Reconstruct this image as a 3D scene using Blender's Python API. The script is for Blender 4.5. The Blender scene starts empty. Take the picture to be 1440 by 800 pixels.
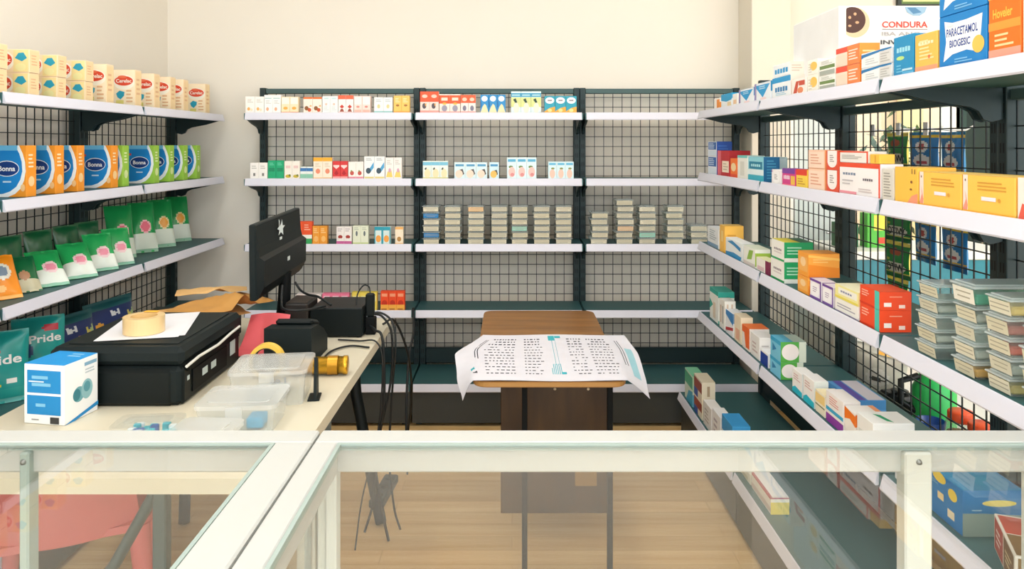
import bpy, bmesh, math, random
from mathutils import Vector, Matrix
R = random.Random(7)
scn = bpy.context.scene
COL = scn.collection
FX, CX, CY, EYE = 1025.0, 720.0, 204.0, 1.45
PI = math.pi
def wx(px, d): return (px - CX) * d / FX           # photo column -> metres at a given distance
def wz(py, d): return EYE - (py - CY) * d / FX      # photo row -> height at a given distance

# ------------------------------------------------------------------ materials
MATS = {}
def lin(h):
    h = h.lstrip('#'); o = []
    for i in (0, 2, 4):
        c = int(h[i:i+2], 16) / 255
        o.append(c / 12.92 if c <= .04045 else ((c + .055) / 1.055) ** 2.4)
    return (*o, 1)
def pm(hexc, rough=.5, metal=0, var=.05, scale=14, spec=.4, bump=0):
    key = (hexc, rough, metal, var, scale, spec, bump)
    if key in MATS: return MATS[key]
    m = bpy.data.materials.new('surface_' + hexc.lstrip('#')); m.use_nodes = True
    nt = m.node_tree; b = nt.nodes['Principled BSDF']
    c = lin(hexc)
    b.inputs['Roughness'].default_value = rough; b.inputs['Metallic'].default_value = metal
    b.inputs['Specular IOR Level'].default_value = spec
    tc = nt.nodes.new('ShaderNodeTexCoord'); nz = nt.nodes.new('ShaderNodeTexNoise')
    nz.inputs['Scale'].default_value = scale
    nt.links.new(tc.outputs['Object'], nz.inputs['Vector'])
    mx = nt.nodes.new('ShaderNodeMix'); mx.data_type = 'RGBA'
    nt.links.new(nz.outputs['Fac'], mx.inputs['Factor'])
    mx.inputs['A'].default_value = (*[x * (1 - var) for x in c[:3]], 1)
    mx.inputs['B'].default_value = (*[min(1, x * (1 + var)) for x in c[:3]], 1)
    nt.links.new(mx.outputs['Result'], b.inputs['Base Color'])
    if bump:
        bp = nt.nodes.new('ShaderNodeBump'); bp.inputs['Strength'].default_value = bump; bp.inputs['Distance'].default_value = .002
        nt.links.new(nz.outputs['Fac'], bp.inputs['Height']); nt.links.new(bp.outputs['Normal'], b.inputs['Normal'])
    MATS[key] = m
    return m
def glass(name, tint, ior=1.5, rough=.0, haze=0.0, hazecol=(1, 1, 1, 1)):
    if name in MATS: return MATS[name]
    m = bpy.data.materials.new(name); m.use_nodes = True; nt = m.node_tree
    for n in list(nt.nodes): nt.nodes.remove(n)
    out = nt.nodes.new('ShaderNodeOutputMaterial'); tr = nt.nodes.new('ShaderNodeBsdfTransparent')
    gl = nt.nodes.new('ShaderNodeBsdfGlossy'); fr = nt.nodes.new('ShaderNodeFresnel'); mx = nt.nodes.new('ShaderNodeMixShader')
    tr.inputs['Color'].default_value = tint; gl.inputs['Roughness'].default_value = rough
    fr.inputs['IOR'].default_value = ior
    ge = nt.nodes.new('ShaderNodeNewGeometry'); iv = nt.nodes.new('ShaderNodeMath'); iv.operation = 'SUBTRACT'; iv.inputs[0].default_value = 1
    mu = nt.nodes.new('ShaderNodeMath'); mu.operation = 'MULTIPLY'
    nt.links.new(ge.outputs['Backfacing'], iv.inputs[1]); nt.links.new(fr.outputs[0], mu.inputs[0]); nt.links.new(iv.outputs[0], mu.inputs[1])
    nt.links.new(mu.outputs[0], mx.inputs[0])
    body = tr
    if haze:
        df = nt.nodes.new('ShaderNodeBsdfDiffuse'); df.inputs['Color'].default_value = hazecol
        tl = nt.nodes.new('ShaderNodeBsdfTranslucent'); tl.inputs['Color'].default_value = hazecol
        ad = nt.nodes.new('ShaderNodeMixShader'); ad.inputs[0].default_value = .4
        nt.links.new(df.outputs[0], ad.inputs[1]); nt.links.new(tl.outputs[0], ad.inputs[2])
        h = nt.nodes.new('ShaderNodeMixShader'); h.inputs[0].default_value = haze
        nt.links.new(tr.outputs[0], h.inputs[1]); nt.links.new(ad.outputs[0], h.inputs[2]); body = h
    nt.links.new(body.outputs[0], mx.inputs[1]); nt.links.new(gl.outputs[0], mx.inputs[2])
    nt.links.new(mx.outputs[0], out.inputs[0])
    MATS[name] = m
    return m
def wood(name, c1, c2, sx, sy, sz, rough=.4, planks=None, bump=.15):
    if name in MATS: return MATS[name]
    m = bpy.data.materials.new(name); m.use_nodes = True; nt = m.node_tree; b = nt.nodes['Principled BSDF']
    b.inputs['Roughness'].default_value = rough
    tc = nt.nodes.new('ShaderNodeTexCoord'); mp = nt.nodes.new('ShaderNodeMapping')
    mp.inputs['Scale'].default_value = (sx, sy, sz)
    nt.links.new(tc.outputs['Object'], mp.inputs['Vector'])
    nz = nt.nodes.new('ShaderNodeTexNoise'); nz.inputs['Scale'].default_value = 1; nz.inputs['Detail'].default_value = 6
    nt.links.new(mp.outputs[0], nz.inputs['Vector'])
    rp = nt.nodes.new('ShaderNodeValToRGB'); rp.color_ramp.elements[0].position = .3; rp.color_ramp.elements[1].position = .7
    rp.color_ramp.elements[0].color = lin(c1); rp.color_ramp.elements[1].color = lin(c2)
    nt.links.new(nz.outputs['Fac'], rp.inputs[0])
    src = rp.outputs[0]
    if planks:
        br = nt.nodes.new('ShaderNodeTexBrick'); br.inputs['Scale'].default_value = 1
        br.inputs['Brick Width'].default_value = planks[0]; br.inputs['Row Height'].default_value = planks[1]
        br.inputs['Mortar Size'].default_value = .0012; br.inputs['Color1'].default_value = (1, 1, 1, 1)
        br.inputs['Color2'].default_value = (.80, .78, .74, 1); br.inputs['Mortar'].default_value = (.62, .5, .38, 1)
        br.offset = .37
        nt.links.new(tc.outputs['Object'], br.inputs['Vector'])
        mu = nt.nodes.new('ShaderNodeMix'); mu.data_type = 'RGBA'; mu.blend_type = 'MULTIPLY'; mu.inputs['Factor'].default_value = .8
        nt.links.new(src, mu.inputs['A']); nt.links.new(br.outputs['Color'], mu.inputs['B']); src = mu.outputs['Result']
    nt.links.new(src, b.inputs['Base Color'])
    MATS[name] = m
    return m

# ------------------------------------------------------------------ mesh builder
class MB:
    def __init__(s): s.v = []; s.f = []; s.m = []; s.sm = []; s.mats = []
    def mi(s, mat):
        if mat not in s.mats: s.mats.append(mat)
        return s.mats.index(mat)
    def add(s, vs, fs, mat, smooth=False, M=None):
        o = len(s.v); k = s.mi(mat)
        for p in vs: s.v.append(tuple(M @ Vector(p)) if M else tuple(p))
        for f in fs: s.f.append([o + i for i in f]); s.m.append(k); s.sm.append(smooth)
    def box(s, x0, x1, y0, y1, z0, z1, mat, b=0.0, M=None):
        lo = (min(x0, x1), min(y0, y1), min(z0, z1)); hi = (max(x0, x1), max(y0, y1), max(z0, z1))
        if b <= 0:
            vs = [(hi[0] if i & 1 else lo[0], hi[1] if i & 2 else lo[1], hi[2] if i & 4 else lo[2]) for i in range(8)]
            fs = [(0, 2, 3, 1), (4, 5, 7, 6), (0, 1, 5, 4), (2, 6, 7, 3), (0, 4, 6, 2), (1, 3, 7, 5)]
            return s.add(vs, fs, mat, M=M)
        b = min(b, *[(hi[i] - lo[i]) * .45 for i in range(3)])
        vs = []; idx = {}
        for i in range(8):
            sg = [1 if i & (1 << a) else -1 for a in range(3)]
            for a in range(3):
                p = [(hi[c] if sg[c] > 0 else lo[c]) - (0 if c == a else sg[c] * b) for c in range(3)]
                idx[(i, a)] = len(vs); vs.append(p)
        fs = []
        for a in range(3):
            u, w = [(1, 2), (2, 0), (0, 1)][a]
            for sgn in (0, 1):
                base = sgn << a
                q = [base, base | 1 << u, base | 1 << u | 1 << w, base | 1 << w]
                f = [idx[(c, a)] for c in q]
                fs.append(f if sgn else f[::-1])
        for a in range(3):          # edges along axis a
            u, w = [(1, 2), (2, 0), (0, 1)][a]
            for su in (0, 1):
                for sw in (0, 1):
                    c0 = su << u | sw << w; c1 = c0 | 1 << a
                    f = [idx[(c0, u)], idx[(c1, u)], idx[(c1, w)], idx[(c0, w)]]
                    if su ^ sw: f = f[::-1]
                    fs.append(f[::-1])
        for i in range(8):
            f = [idx[(i, 0)], idx[(i, 1)], idx[(i, 2)]]
            if bin(i).count('1') % 2 == 0: f = f[::-1]
            fs.append(f)
        s.add(vs, fs, mat, M=M)
    def prism(s, poly, a0, a1, axis, mat, M=None):
        # extrude 2-D polygon along an axis ('x': poly=(y,z), 'y': poly=(x,z), 'z': poly=(x,y))
        def P(p, a): return {'x': (a, p[0], p[1]), 'y': (p[0], a, p[1]), 'z': (p[0], p[1], a)}[axis]
        n = len(poly)
        vs = [P(p, a0) for p in poly] + [P(p, a1) for p in poly]
        fs = [list(range(n))[::-1], list(range(n, 2 * n))] + [[i, (i + 1) % n, n + (i + 1) % n, n + i] for i in range(n)]
        s.add(vs, fs, mat, M=M)
    def tube(s, pts, r, mat, n=8, closed=False, M=None):
        pts = [Vector(p) for p in pts]; rs = r if isinstance(r, (list, tuple)) else [r] * len(pts)
        vs = []; fs = []; k = len(pts); up = None
        for i, p in enumerate(pts):
            if closed: t = pts[(i + 1) % k] - pts[i - 1]
            else: t = pts[min(i + 1, k - 1)] - pts[max(i - 1, 0)]
            t.normalize()
            if up is None: up = Vector((0, 0, 1)) if abs(t.z) < .9 else Vector((1, 0, 0))
            a = t.cross(up); a.normalize(); b2 = a.cross(t); up = b2
            for j in range(n):
                an = 2 * PI * j / n; vs.append(p + (a * math.cos(an) + b2 * math.sin(an)) * rs[i])
        for i in range(k if closed else k - 1):
            for j in range(n):
                i2 = (i + 1) % k; fs.append([i * n + j, i * n + (j + 1) % n, i2 * n + (j + 1) % n, i2 * n + j])
        s.add(vs, fs, mat, True, M)
        if not closed:
            s.add([vs[j] for j in range(n)], [list(range(n))[::-1]], mat, False, M)
            s.add([vs[(k - 1) * n + j] for j in range(n)], [list(range(n))], mat, False, M)
    def lathe(s, prof, mat, n=28, M=None, smooth=True):
        vs = []; fs = []
        for (r, z) in prof:
            for j in range(n): a = 2 * PI * j / n; vs.append((r * math.cos(a), r * math.sin(a), z))
        for i in range(len(prof) - 1):
            for j in range(n): fs.append([i * n + j, i * n + (j + 1) % n, (i + 1) * n + (j + 1) % n, (i + 1) * n + j])
        s.add(vs, fs, mat, smooth, M)
    def grid(s, fn, nu, nv, mat, M=None, matfn=None, smooth=True, flip=False):
        vs = [fn(i / nu, j / nv) for j in range(nv + 1) for i in range(nu + 1)]
        o = len(s.v)
        for p in vs: s.v.append(tuple(M @ Vector(p)) if M else tuple(p))
        for j in range(nv):
            for i in range(nu):
                a = o + j * (nu + 1) + i; f = [a, a + 1, a + nu + 2, a + nu + 1]
                s.f.append(f[::-1] if flip else f); s.sm.append(smooth)
                s.m.append(s.mi(matfn((i + .5) / nu, (j + .5) / nv) if matfn else mat))
    def mesh(s, name):
        me = bpy.data.meshes.new(name); me.from_pydata(s.v, [], s.f)
        for m in s.mats: me.materials.append(m)
        me.polygons.foreach_set('material_index', s.m); me.polygons.foreach_set('use_smooth', s.sm)
        me.update(); return me
def link(o): COL.objects.link(o); return o
def put(name, data, parent=None, loc=(0, 0, 0), rot=(0, 0, 0)):
    if isinstance(data, MB): data = data.mesh(name)
    o = link(bpy.data.objects.new(name, data)); o.location = loc; o.rotation_euler = rot
    if parent: o.parent = parent
    return o
def tag(o, label, cat, group=None):
    o['label'] = label; o['category'] = cat
    if group: o['group'] = group
    n = len(label.replace(',', ' ').split())
    if not 4 <= n <= 16: print('LABELLEN', n, label)
    return o
def thing(name, label, cat, loc=(0, 0, 0), rz=0, group=None):
    o = link(bpy.data.objects.new(name, None)); o.empty_display_size = .05
    o.location = loc; o.rotation_euler = (0, 0, rz)
    return tag(o, label, cat, group)
def struct(name, mb):
    o = put(name, mb); o['kind'] = 'structure'; return o
def copy_tree(o, parent=None):
    c = o.copy(); link(c)
    if parent: c.parent = parent
    for ch in list(o.children): copy_tree(ch, c)
    return c

# ------------------------------------------------------------------ lettering
TXT = {}
def glyphs(t):
    if t in TXT: return TXT[t]
    cu = bpy.data.curves.new('lettering', 'FONT'); cu.body = t; cu.resolution_u = 3; cu.offset = .022
    ob = bpy.data.objects.new('lettering', cu); COL.objects.link(ob)
    dg = bpy.context.evaluated_depsgraph_get(); me = ob.evaluated_get(dg).to_mesh()
    vs = [(v.co.x, v.co.y) for v in me.vertices]; fs = [list(p.vertices) for p in me.polygons]
    ob.evaluated_get(dg).to_mesh_clear(); bpy.data.objects.remove(ob); bpy.data.curves.remove(cu)
    x0 = min(v[0] for v in vs); x1 = max(v[0] for v in vs); y0 = min(v[1] for v in vs); y1 = max(v[1] for v in vs)
    TXT[t] = ([((v[0] - x0) / (x1 - x0), (v[1] - y0) / (y1 - y0)) for v in vs], fs, (x1 - x0) / (y1 - y0))
    return TXT[t]
def facemap(face, w, d, h):
    return {'F': ((-w/2, 0, 0), (w, 0, 0), (0, 0, h), (0, -1, 0)), 'R': ((w/2, 0, 0), (0, d, 0), (0, 0, h), (1, 0, 0)),
            'L': ((-w/2, d, 0), (0, -d, 0), (0, 0, h), (-1, 0, 0)), 'T': ((-w/2, 0, h), (w, 0, 0), (0, d, 0), (0, 0, 1)),
            'B': ((w/2, d, 0), (-w, 0, 0), (0, 0, h), (0, 1, 0))}[face]
def decals(mb, fm, dec, step=.00016):
    O, U, V, N = [Vector(a) for a in fm]; lay = 0
    def P(u, v): return O + U * u + V * v + N * (step * lay)
    for dcl in dec:
        lay += 1; k, c = dcl[0], pm(dcl[1])
        if k == 'r':
            a, b, e, f = dcl[2:6]; mb.add([P(a, b), P(e, b), P(e, f), P(a, f)], [[0, 1, 2, 3]], c)
        elif k == 'e':
            cx, cy, rx, ry = dcl[2:6]
            mb.add([P(cx + rx * math.cos(2*PI*i/24), cy + ry * math.sin(2*PI*i/24)) for i in range(24)], [list(range(24))], c)
        elif k == 'p':
            mb.add([P(*q) for q in dcl[2]], [list(range(len(dcl[2])))], c)
        elif k == 't':
            t, cx, cy, wf, hf = dcl[2:7]
            if t == '~':        # a word too small to read: a row of short strokes
                for i in range(5):
                    a = cx - wf / 2 + wf * (i + .1) / 5; e = a + wf * .155
                    mb.add([P(a, cy - hf * .4), P(e, cy - hf * .4), P(e, cy + hf * (.4 if i % 2 else .3)), P(a, cy + hf * .35)], [[0, 1, 2, 3]], c)
                continue
            vs, fs, asp = glyphs(t)
            sl = dcl[7] if len(dcl) > 7 else 0
            mb.add([P(cx + (q[0] - .5) * wf, cy + (q[1] - .5) * hf + (q[0] - .5) * sl) for q in vs], fs, c)
        elif k == 'l':
            a, b, e, f, n = dcl[2:7]; rr = random.Random(n * 31 + int(a * 100))
            for i in range(n):
                y = b + (f - b) * (i + .5) / n; t = (f - b) / n * .22; x1 = e - (e - a) * rr.random() * .4
                mb.add([P(a, y - t), P(x1, y - t), P(x1, y + t), P(a, y + t)], [[0, 1, 2, 3]], c)
def carton_mesh(name, w, d, h, base, dec, b=.0012):
    mb = MB(); mb.box(-w/2, w/2, 0, d, 0, h, pm(base), b)
    for face, lst in dec.items(): decals(mb, facemap(face, w, d, h), lst)
    return mb.mesh(name)
def carton(name, label, loc, size, base, dec, rz=0, group=None, cat='box', me=None):
    me = me or carton_mesh(name, *size, base, dec)
    o = put(name, me, None, loc, (0, 0, rz)); tag(o, label, cat, group); return o

ORD = ['first', 'second', 'third', 'fourth', 'fifth', 'sixth', 'seventh', 'eighth']
def which(i, n):
    if n == 1: return 'the'
    if n == 2: return ['left one of two', 'right one of two'][i]
    if n == 3: return ['leftmost of three', 'middle one of three', 'rightmost of three'][i]
    return ORD[i] + ' from left of ' + ['', '', '', '', 'four', 'five'][n]
# ================================================================== the place
WALL = pm('#ECE6DA', .85, var=.015, scale=3)
PILLAR = pm('#E6DFD0', .85, var=.015, scale=3)
FLOORM = wood('floor_planks', '#DFB373', '#EFCE96', 1.5, 26, 1, .35, (1.25, .09))
m = MB(); m.box(-2.2, 5, -2.5, 6.6, -.05, 0, FLOORM); struct('floor', m)
m = MB(); m.box(-2.2, 5, -1.2, 4.4, 2.95, 3.0, pm('#F5F3EF', .9, var=.01)); struct('ceiling', m)
m = MB(); m.box(-2.12, 1.36, 4.2, 4.3, 0, 2.95, WALL); struct('wall_back', m)
m = MB(); m.box(-2.1, -1.985, -1.2, 4.2, 0, 2.95, WALL); struct('wall_left', m)
m = MB(); m.box(1.305, 1.52, 3.97, 4.3, 0, 2.95, PILLAR, .004); struct('wall_pillar', m)
m = MB()
m.box(1.52, 5, 4.2, 4.3, 1.9, 2.95, WALL); m.box(1.52, 1.6, 4.2, 4.3, 0, 1.9, WALL)
m.box(3.2, 5, 4.2, 4.3, 0, 1.9, WALL); m.box(1.93, 2.56, 4.2, 4.3, 0, .85, WALL)
struct('wall_rear_right', m)
m = MB(); m.box(4.9, 5, -1.2, 4.2, 0, 2.95, WALL); struct('wall_right', m)
# door, window and opening of the room beyond the right-hand shelves
WHITE = pm('#F2F3F0', .5)
FROST = pm('#D3DDDC', .35, var=.02)
m = MB(); m.box(1.6, 1.93, 4.22, 4.26, 0.01, 1.9, FROST); m.box(1.6, 1.63, 4.2, 4.28, 0, 1.9, WHITE); m.box(1.9, 1.93, 4.2, 4.28, 0, 1.9, WHITE)
d1 = struct('door_1', m)
hm = MB(); hm.tube([(1.87, 4.2, .95), (1.87, 4.17, .95), (1.80, 4.17, .95)], .008, pm('#B8BCBE', .3, 1)); put('door_handle', hm, d1)
m = MB()
for a in ((1.93, 1.97, .85, 1.9), (2.52, 2.58, .85, 1.9), (1.97, 2.52, .85, .89), (1.97, 2.52, 1.86, 1.9)): m.box(a[0], a[1], 4.2, 4.28, a[2], a[3], WHITE)
w1 = struct('window_1', m)
m = MB(); m.box(1.97, 2.52, 4.235, 4.24, .89, 1.86, glass('window_glass', (.96, 1, .98, 1))); put('pane', m, w1)
m = MB(); m.box(2.6, 3.2, 4.24, 4.28, 0, 1.9, pm('#16302C', .4)); m.box(2.56, 2.62, 4.2, 4.29, 0, 1.9, pm('#27443F', .5)); m.box(2.88, 2.92, 4.22, 4.29, 0, 1.9, pm('#20403A', .5))
d2 = struct('door_2', m)
hm = MB(); hm.tube([(2.70, 4.22, .8), (2.70, 4.19, .82), (2.70, 4.19, 1.08), (2.70, 4.22, 1.1)], .009, pm('#B8BCBE', .3, 1)); put('door_handle', hm, d2)
m = MB(); m.box(1.2, 4.2, 6.3, 6.4, 0, 3.2, pm('#D9BEA6', .9, var=.15, scale=1.2)); struct('wall_outside', m)
m = MB(); m.box(3.32, 3.5, 6.2, 6.29, 0, 3.0, pm('#CBBD92', .8)); struct('trim_1', m)
# shrub outside the window
sh = thing('potted_shrub', 'dark green shrub in a pot outside the far window', 'plant', (2.95, 5.6, 0))
m = MB(); m.lathe([(.0, .0), (.14, 0), (.18, .32), (.16, .32), (.0, .3)], pm('#8A5A3A', .8)); put('pot', m, sh)
m = MB(); m.tube([(0, 0, .3), (.02, 0, .8), (0, .02, 1.3)], [.02, .016, .01], pm('#5A4330', .8)); put('stem', m, sh)
m = MB(); lf = [pm('#2F4A36', .7), pm('#4A6A45', .7)]
for i in range(240):
    c = Vector((R.gauss(0, .13), R.gauss(0, .13), 1.15 + R.gauss(0, .22))); a = Vector((R.uniform(-1, 1), R.uniform(-1, 1), R.uniform(-1, 1))).normalized() * .07
    q = a.cross(Vector((0, 0, 1))).normalized() * .028
    m.add([c - a, c + q, c + a, c - q], [[0, 1, 2, 3]], lf[i % 2])
put('foliage', m, sh)
# skirting along the back wall
m = MB(); m.box(-1.98, 1.30, 4.185, 4.2, 0, .08, WHITE); struct('baseboard_back', m)

# ================================================================== steel gondola shelving
STEEL = pm('#213436', .45, .2, var=.06); SLOT = pm('#0E1517', .7); PLATE = pm('#386264', .5, .1, var=.05); WIRE = pm('#20292B', .45, .3)
STRIP = pm('#D9DAE6', .4, var=.01); KICK = pm('#3E413F', .5, .1); RAILM = pm('#48605F', .5, .2)
ZB = [1.6225, 1.274, .928, .578]; ZR = [1.62, 1.314, .972, .623]
BASEZ = .222; TOPZ = 1.772; UW = .032
def gondola(label, loc, rz, W, depth, zs, bdepth, strip_in=.011, railz=None):
    g = thing('gondola_shelf', label, 'shelf', loc, rz, 'steel shelving bays')
    for x in (0, W - UW):
        m = MB(); m.box(x, x + UW, 0, .05, .0, TOPZ, STEEL, .002)
        for i in range(34):
            z = .08 + i * .05
            if z > TOPZ - .05: break
            for sx in (.008, .019): m.add([(x + sx, -.0004, z), (x + sx + .005, -.0004, z), (x + sx + .005, -.0004, z + .025), (x + sx, -.0004, z + .025)], [[0, 1, 2, 3]], SLOT)
        put('upright', m, g)
    m = MB(); m.box(UW, W - UW, .008, .042, (railz or TOPZ - .004) - .028, railz or TOPZ - .004, RAILM, .003); put('top_rail', m, g)
    m = MB(); m.box(UW, W - UW, .012, .036, BASEZ, BASEZ + .085, STEEL, .003); put('bottom_rail', m, g)
    m = MB(); wr = .0017; x0, x1 = UW + .001, W - UW - .001; n = round((x1 - x0) / .0525)
    for i in range(n + 1):
        x = x0 + (x1 - x0) * i / n; m.box(x - wr, x + wr, .027 - wr, .027 + wr, BASEZ + .08, (railz or TOPZ - .004) - .026, WIRE)
    z = BASEZ + .11
    while z < (railz or TOPZ) - .04:
        m.box(x0, x1, .023 - wr, .023 + wr, z - wr, z + wr, WIRE); z += .0555
    put('wire_panel', m, g)
    for z in list(zs) + [BASEZ]:
        base = z == BASEZ; D = bdepth if base else depth
        m = MB(); m.box(.004, W - .004, -D + .012, -.001, z - .026 if not base else z - .03, z - .004, PLATE, .002)
        m.box(.004, W - .004, -D + .010, -D + .016, z - .038, z - .004, PLATE)
        sh = put('base_shelf' if base else 'shelf', m, g)
        m = MB(); a, b = -D + .009, -D + .001
        m.prism([(a, z - .001), (a + .003, z), (a + .003, z - .038), (b, z - .040), (b - .002, z - .036)], strip_in, W - strip_in, 'x', STRIP)
        put('price_strip', m, sh)
        if not base:
            for x in (.010, W - .022):
                m = MB()
                prof = [(-.002, z - .026), (-.002, z - .105), (-.03, z - .112), (-.05, z - .105), (-.062, z - .085), (-.085, z - .074), (-D * .62, z - .058), (-D + .02, z - .034), (-D + .02, z - .026)]
                m.prism(prof, x, x + .012, 'x', STEEL); put('bracket', m, sh)
        else:
            m = MB(); m.box(.004, W - .004, -D + .02, -D + .032, .018, z - .042, KICK, .002); put('kick_plate', m, g)
            for x in (.02, W - .05):
                m = MB(); m.box(x, x + .03, -D + .05, -.001, 0, z - .031, STEEL, .002); put('foot', m, g)
    return g
BX = [-1.42, -.519, .382]
for x, l in zip(BX, ('left', 'middle', 'right')):
    gondola(f'{l} bay of the dark steel wire-backed shelves along the back wall', (x, 4.1, 0), 0, .899, .26, ZB, .365)
for y, l in ((3.221, 'farthest'), (2.321, 'middle'), (1.421, 'nearest')):
    gondola(f'{l} bay of the dark wire-backed shelves along the left wall', (-1.89, y, 0), PI / 2, .899, .27, ZB, .37)
for y, l in ((3.645, 'farthest'), (2.745, 'middle'), (1.845, 'nearest')):
    gondola(f'{l} bay of the dark wire-backed shelves on the right side', (1.23, y, 0), -PI / 2, .899, .305, ZR, .405, railz=1.59)

# ================================================================== glass showcases in the foreground
ALU = pm('#BEC1BE', .45, .0, var=.015); ALU2 = pm('#D2D6D0', .45, .0); SEAL = pm('#9FB0AB', .5)
PANE = glass('counter_glass', (.985, .99, .98, 1), 1.75, 0, .025, (.95, .96, .95, 1))
def showcase(label, x0, x1, y0, y1, zt, lw, rw, mid):
    g = thing('glass_showcase', label, 'showcase', ((x0 + x1) / 2, (y0 + y1) / 2, 0))
    cx, cy = (x0 + x1) / 2, (y0 + y1) / 2
    def P(name, m, par=g): return put(name, m, par, (-cx, -cy, 0))
    rb, fr = .052, .052; pw_ = min(.032, rw)
    for nm, a in (('top_rail', (x0, x1, y1 - rb, y1)), ('top_rail', (x0, x1, y0, y0 + fr)), ('top_rail', (x0, x0 + lw, y0 + fr, y1 - rb)), ('top_rail', (x1 - rw, x1, y0 + fr, y1 - rb))):
        m = MB(); m.box(*a, zt - .052, zt, ALU, .003)
        P(nm, m)
    # thin grey gasket round the glass
    m = MB(); q = .006
    m.box(x0 + lw, x1 - rw, y1 - rb - q, y1 - rb, zt - .012, zt - .001, SEAL); m.box(x0 + lw, x1 - rw, y0 + fr, y0 + fr + q, zt - .012, zt - .001, SEAL)
    m.box(x0 + lw, x0 + lw + q, y0 + fr + q, y1 - rb - q, zt - .012, zt - .001, SEAL); m.box(x1 - rw - q, x1 - rw, y0 + fr + q, y1 - rb - q, zt - .012, zt - .001, SEAL)
    P('gasket', m)
    m = MB(); m.box(x0 + lw + q, x1 - rw - q, y0 + fr + q, y1 - rb - q, zt - .010, zt - .004, PANE); P('glass_top', m)
    for (px, py) in ((x0, y0), (x1 - pw_, y0), (x0, y1 - .032), (x1 - pw_, y1 - .032)):
        m = MB(); m.box(px, px + (.032 if px == x0 else pw_), py, py + .032, .25, zt - .052, ALU2, .002); P('corner_post', m)
    for (px, pw) in mid:
        m = MB(); m.box(px, px + pw, y1 - .066, y1 - .036, .25, zt - .013, ALU2 if pw > .02 else SEAL, .003)
        m.lathe([(0, .004), (.004, .003), (.005, 0)], pm('#8C8F8E', .3, .8), 12, Matrix.Translation((px + pw / 2, y1 - .066, zt - .028)) @ Matrix.Rotation(PI / 2, 4, 'X'))
        P('door_stile', m)
    m = MB(); m.box(x0 + .032, x1 - .032, y0 + .008, y0 + .013, .25, zt - .052, PANE); P('front_pane', m)
    for sx in (x0 + .012, x1 - .008):
        m = MB(); m.box(sx, sx + .003, y0 + .032, y1 - .032, .25, zt - .052, PANE); P('side_pane', m)
    m = MB(); m.box(x0, x1, y0, y1, .232, .25, ALU2, .003); P('deck', m)
    m = MB(); m.box(x0 + .08, x1 - .15, y0 + .06, y1 - .06, 0, .232, ALU2, .003); P('plinth', m)
    return g
showcase('white-framed glass showcase in the right foreground with a door stile', -.333, .905, .55, 1.28, .95, .040, .012, [(.655, .046)])
showcase('white-framed glass showcase in the left foreground before the cream desk', -1.5, -.337, .55, 1.28, .95, .05, .062, [(-.822, .016)])
# ================================================================== products on the back shelves
YB = 3.857
def F(*d): return {'F': list(d)}
def band(c, v0, v1): return ('r', c, 0, v0, 1, v1)
def fruit(c1, c2): return [('e', c1, .34, .24, .2, .11), ('e', c2, .66, .2, .2, .1)]
W1 = '#F6F3EE'
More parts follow.
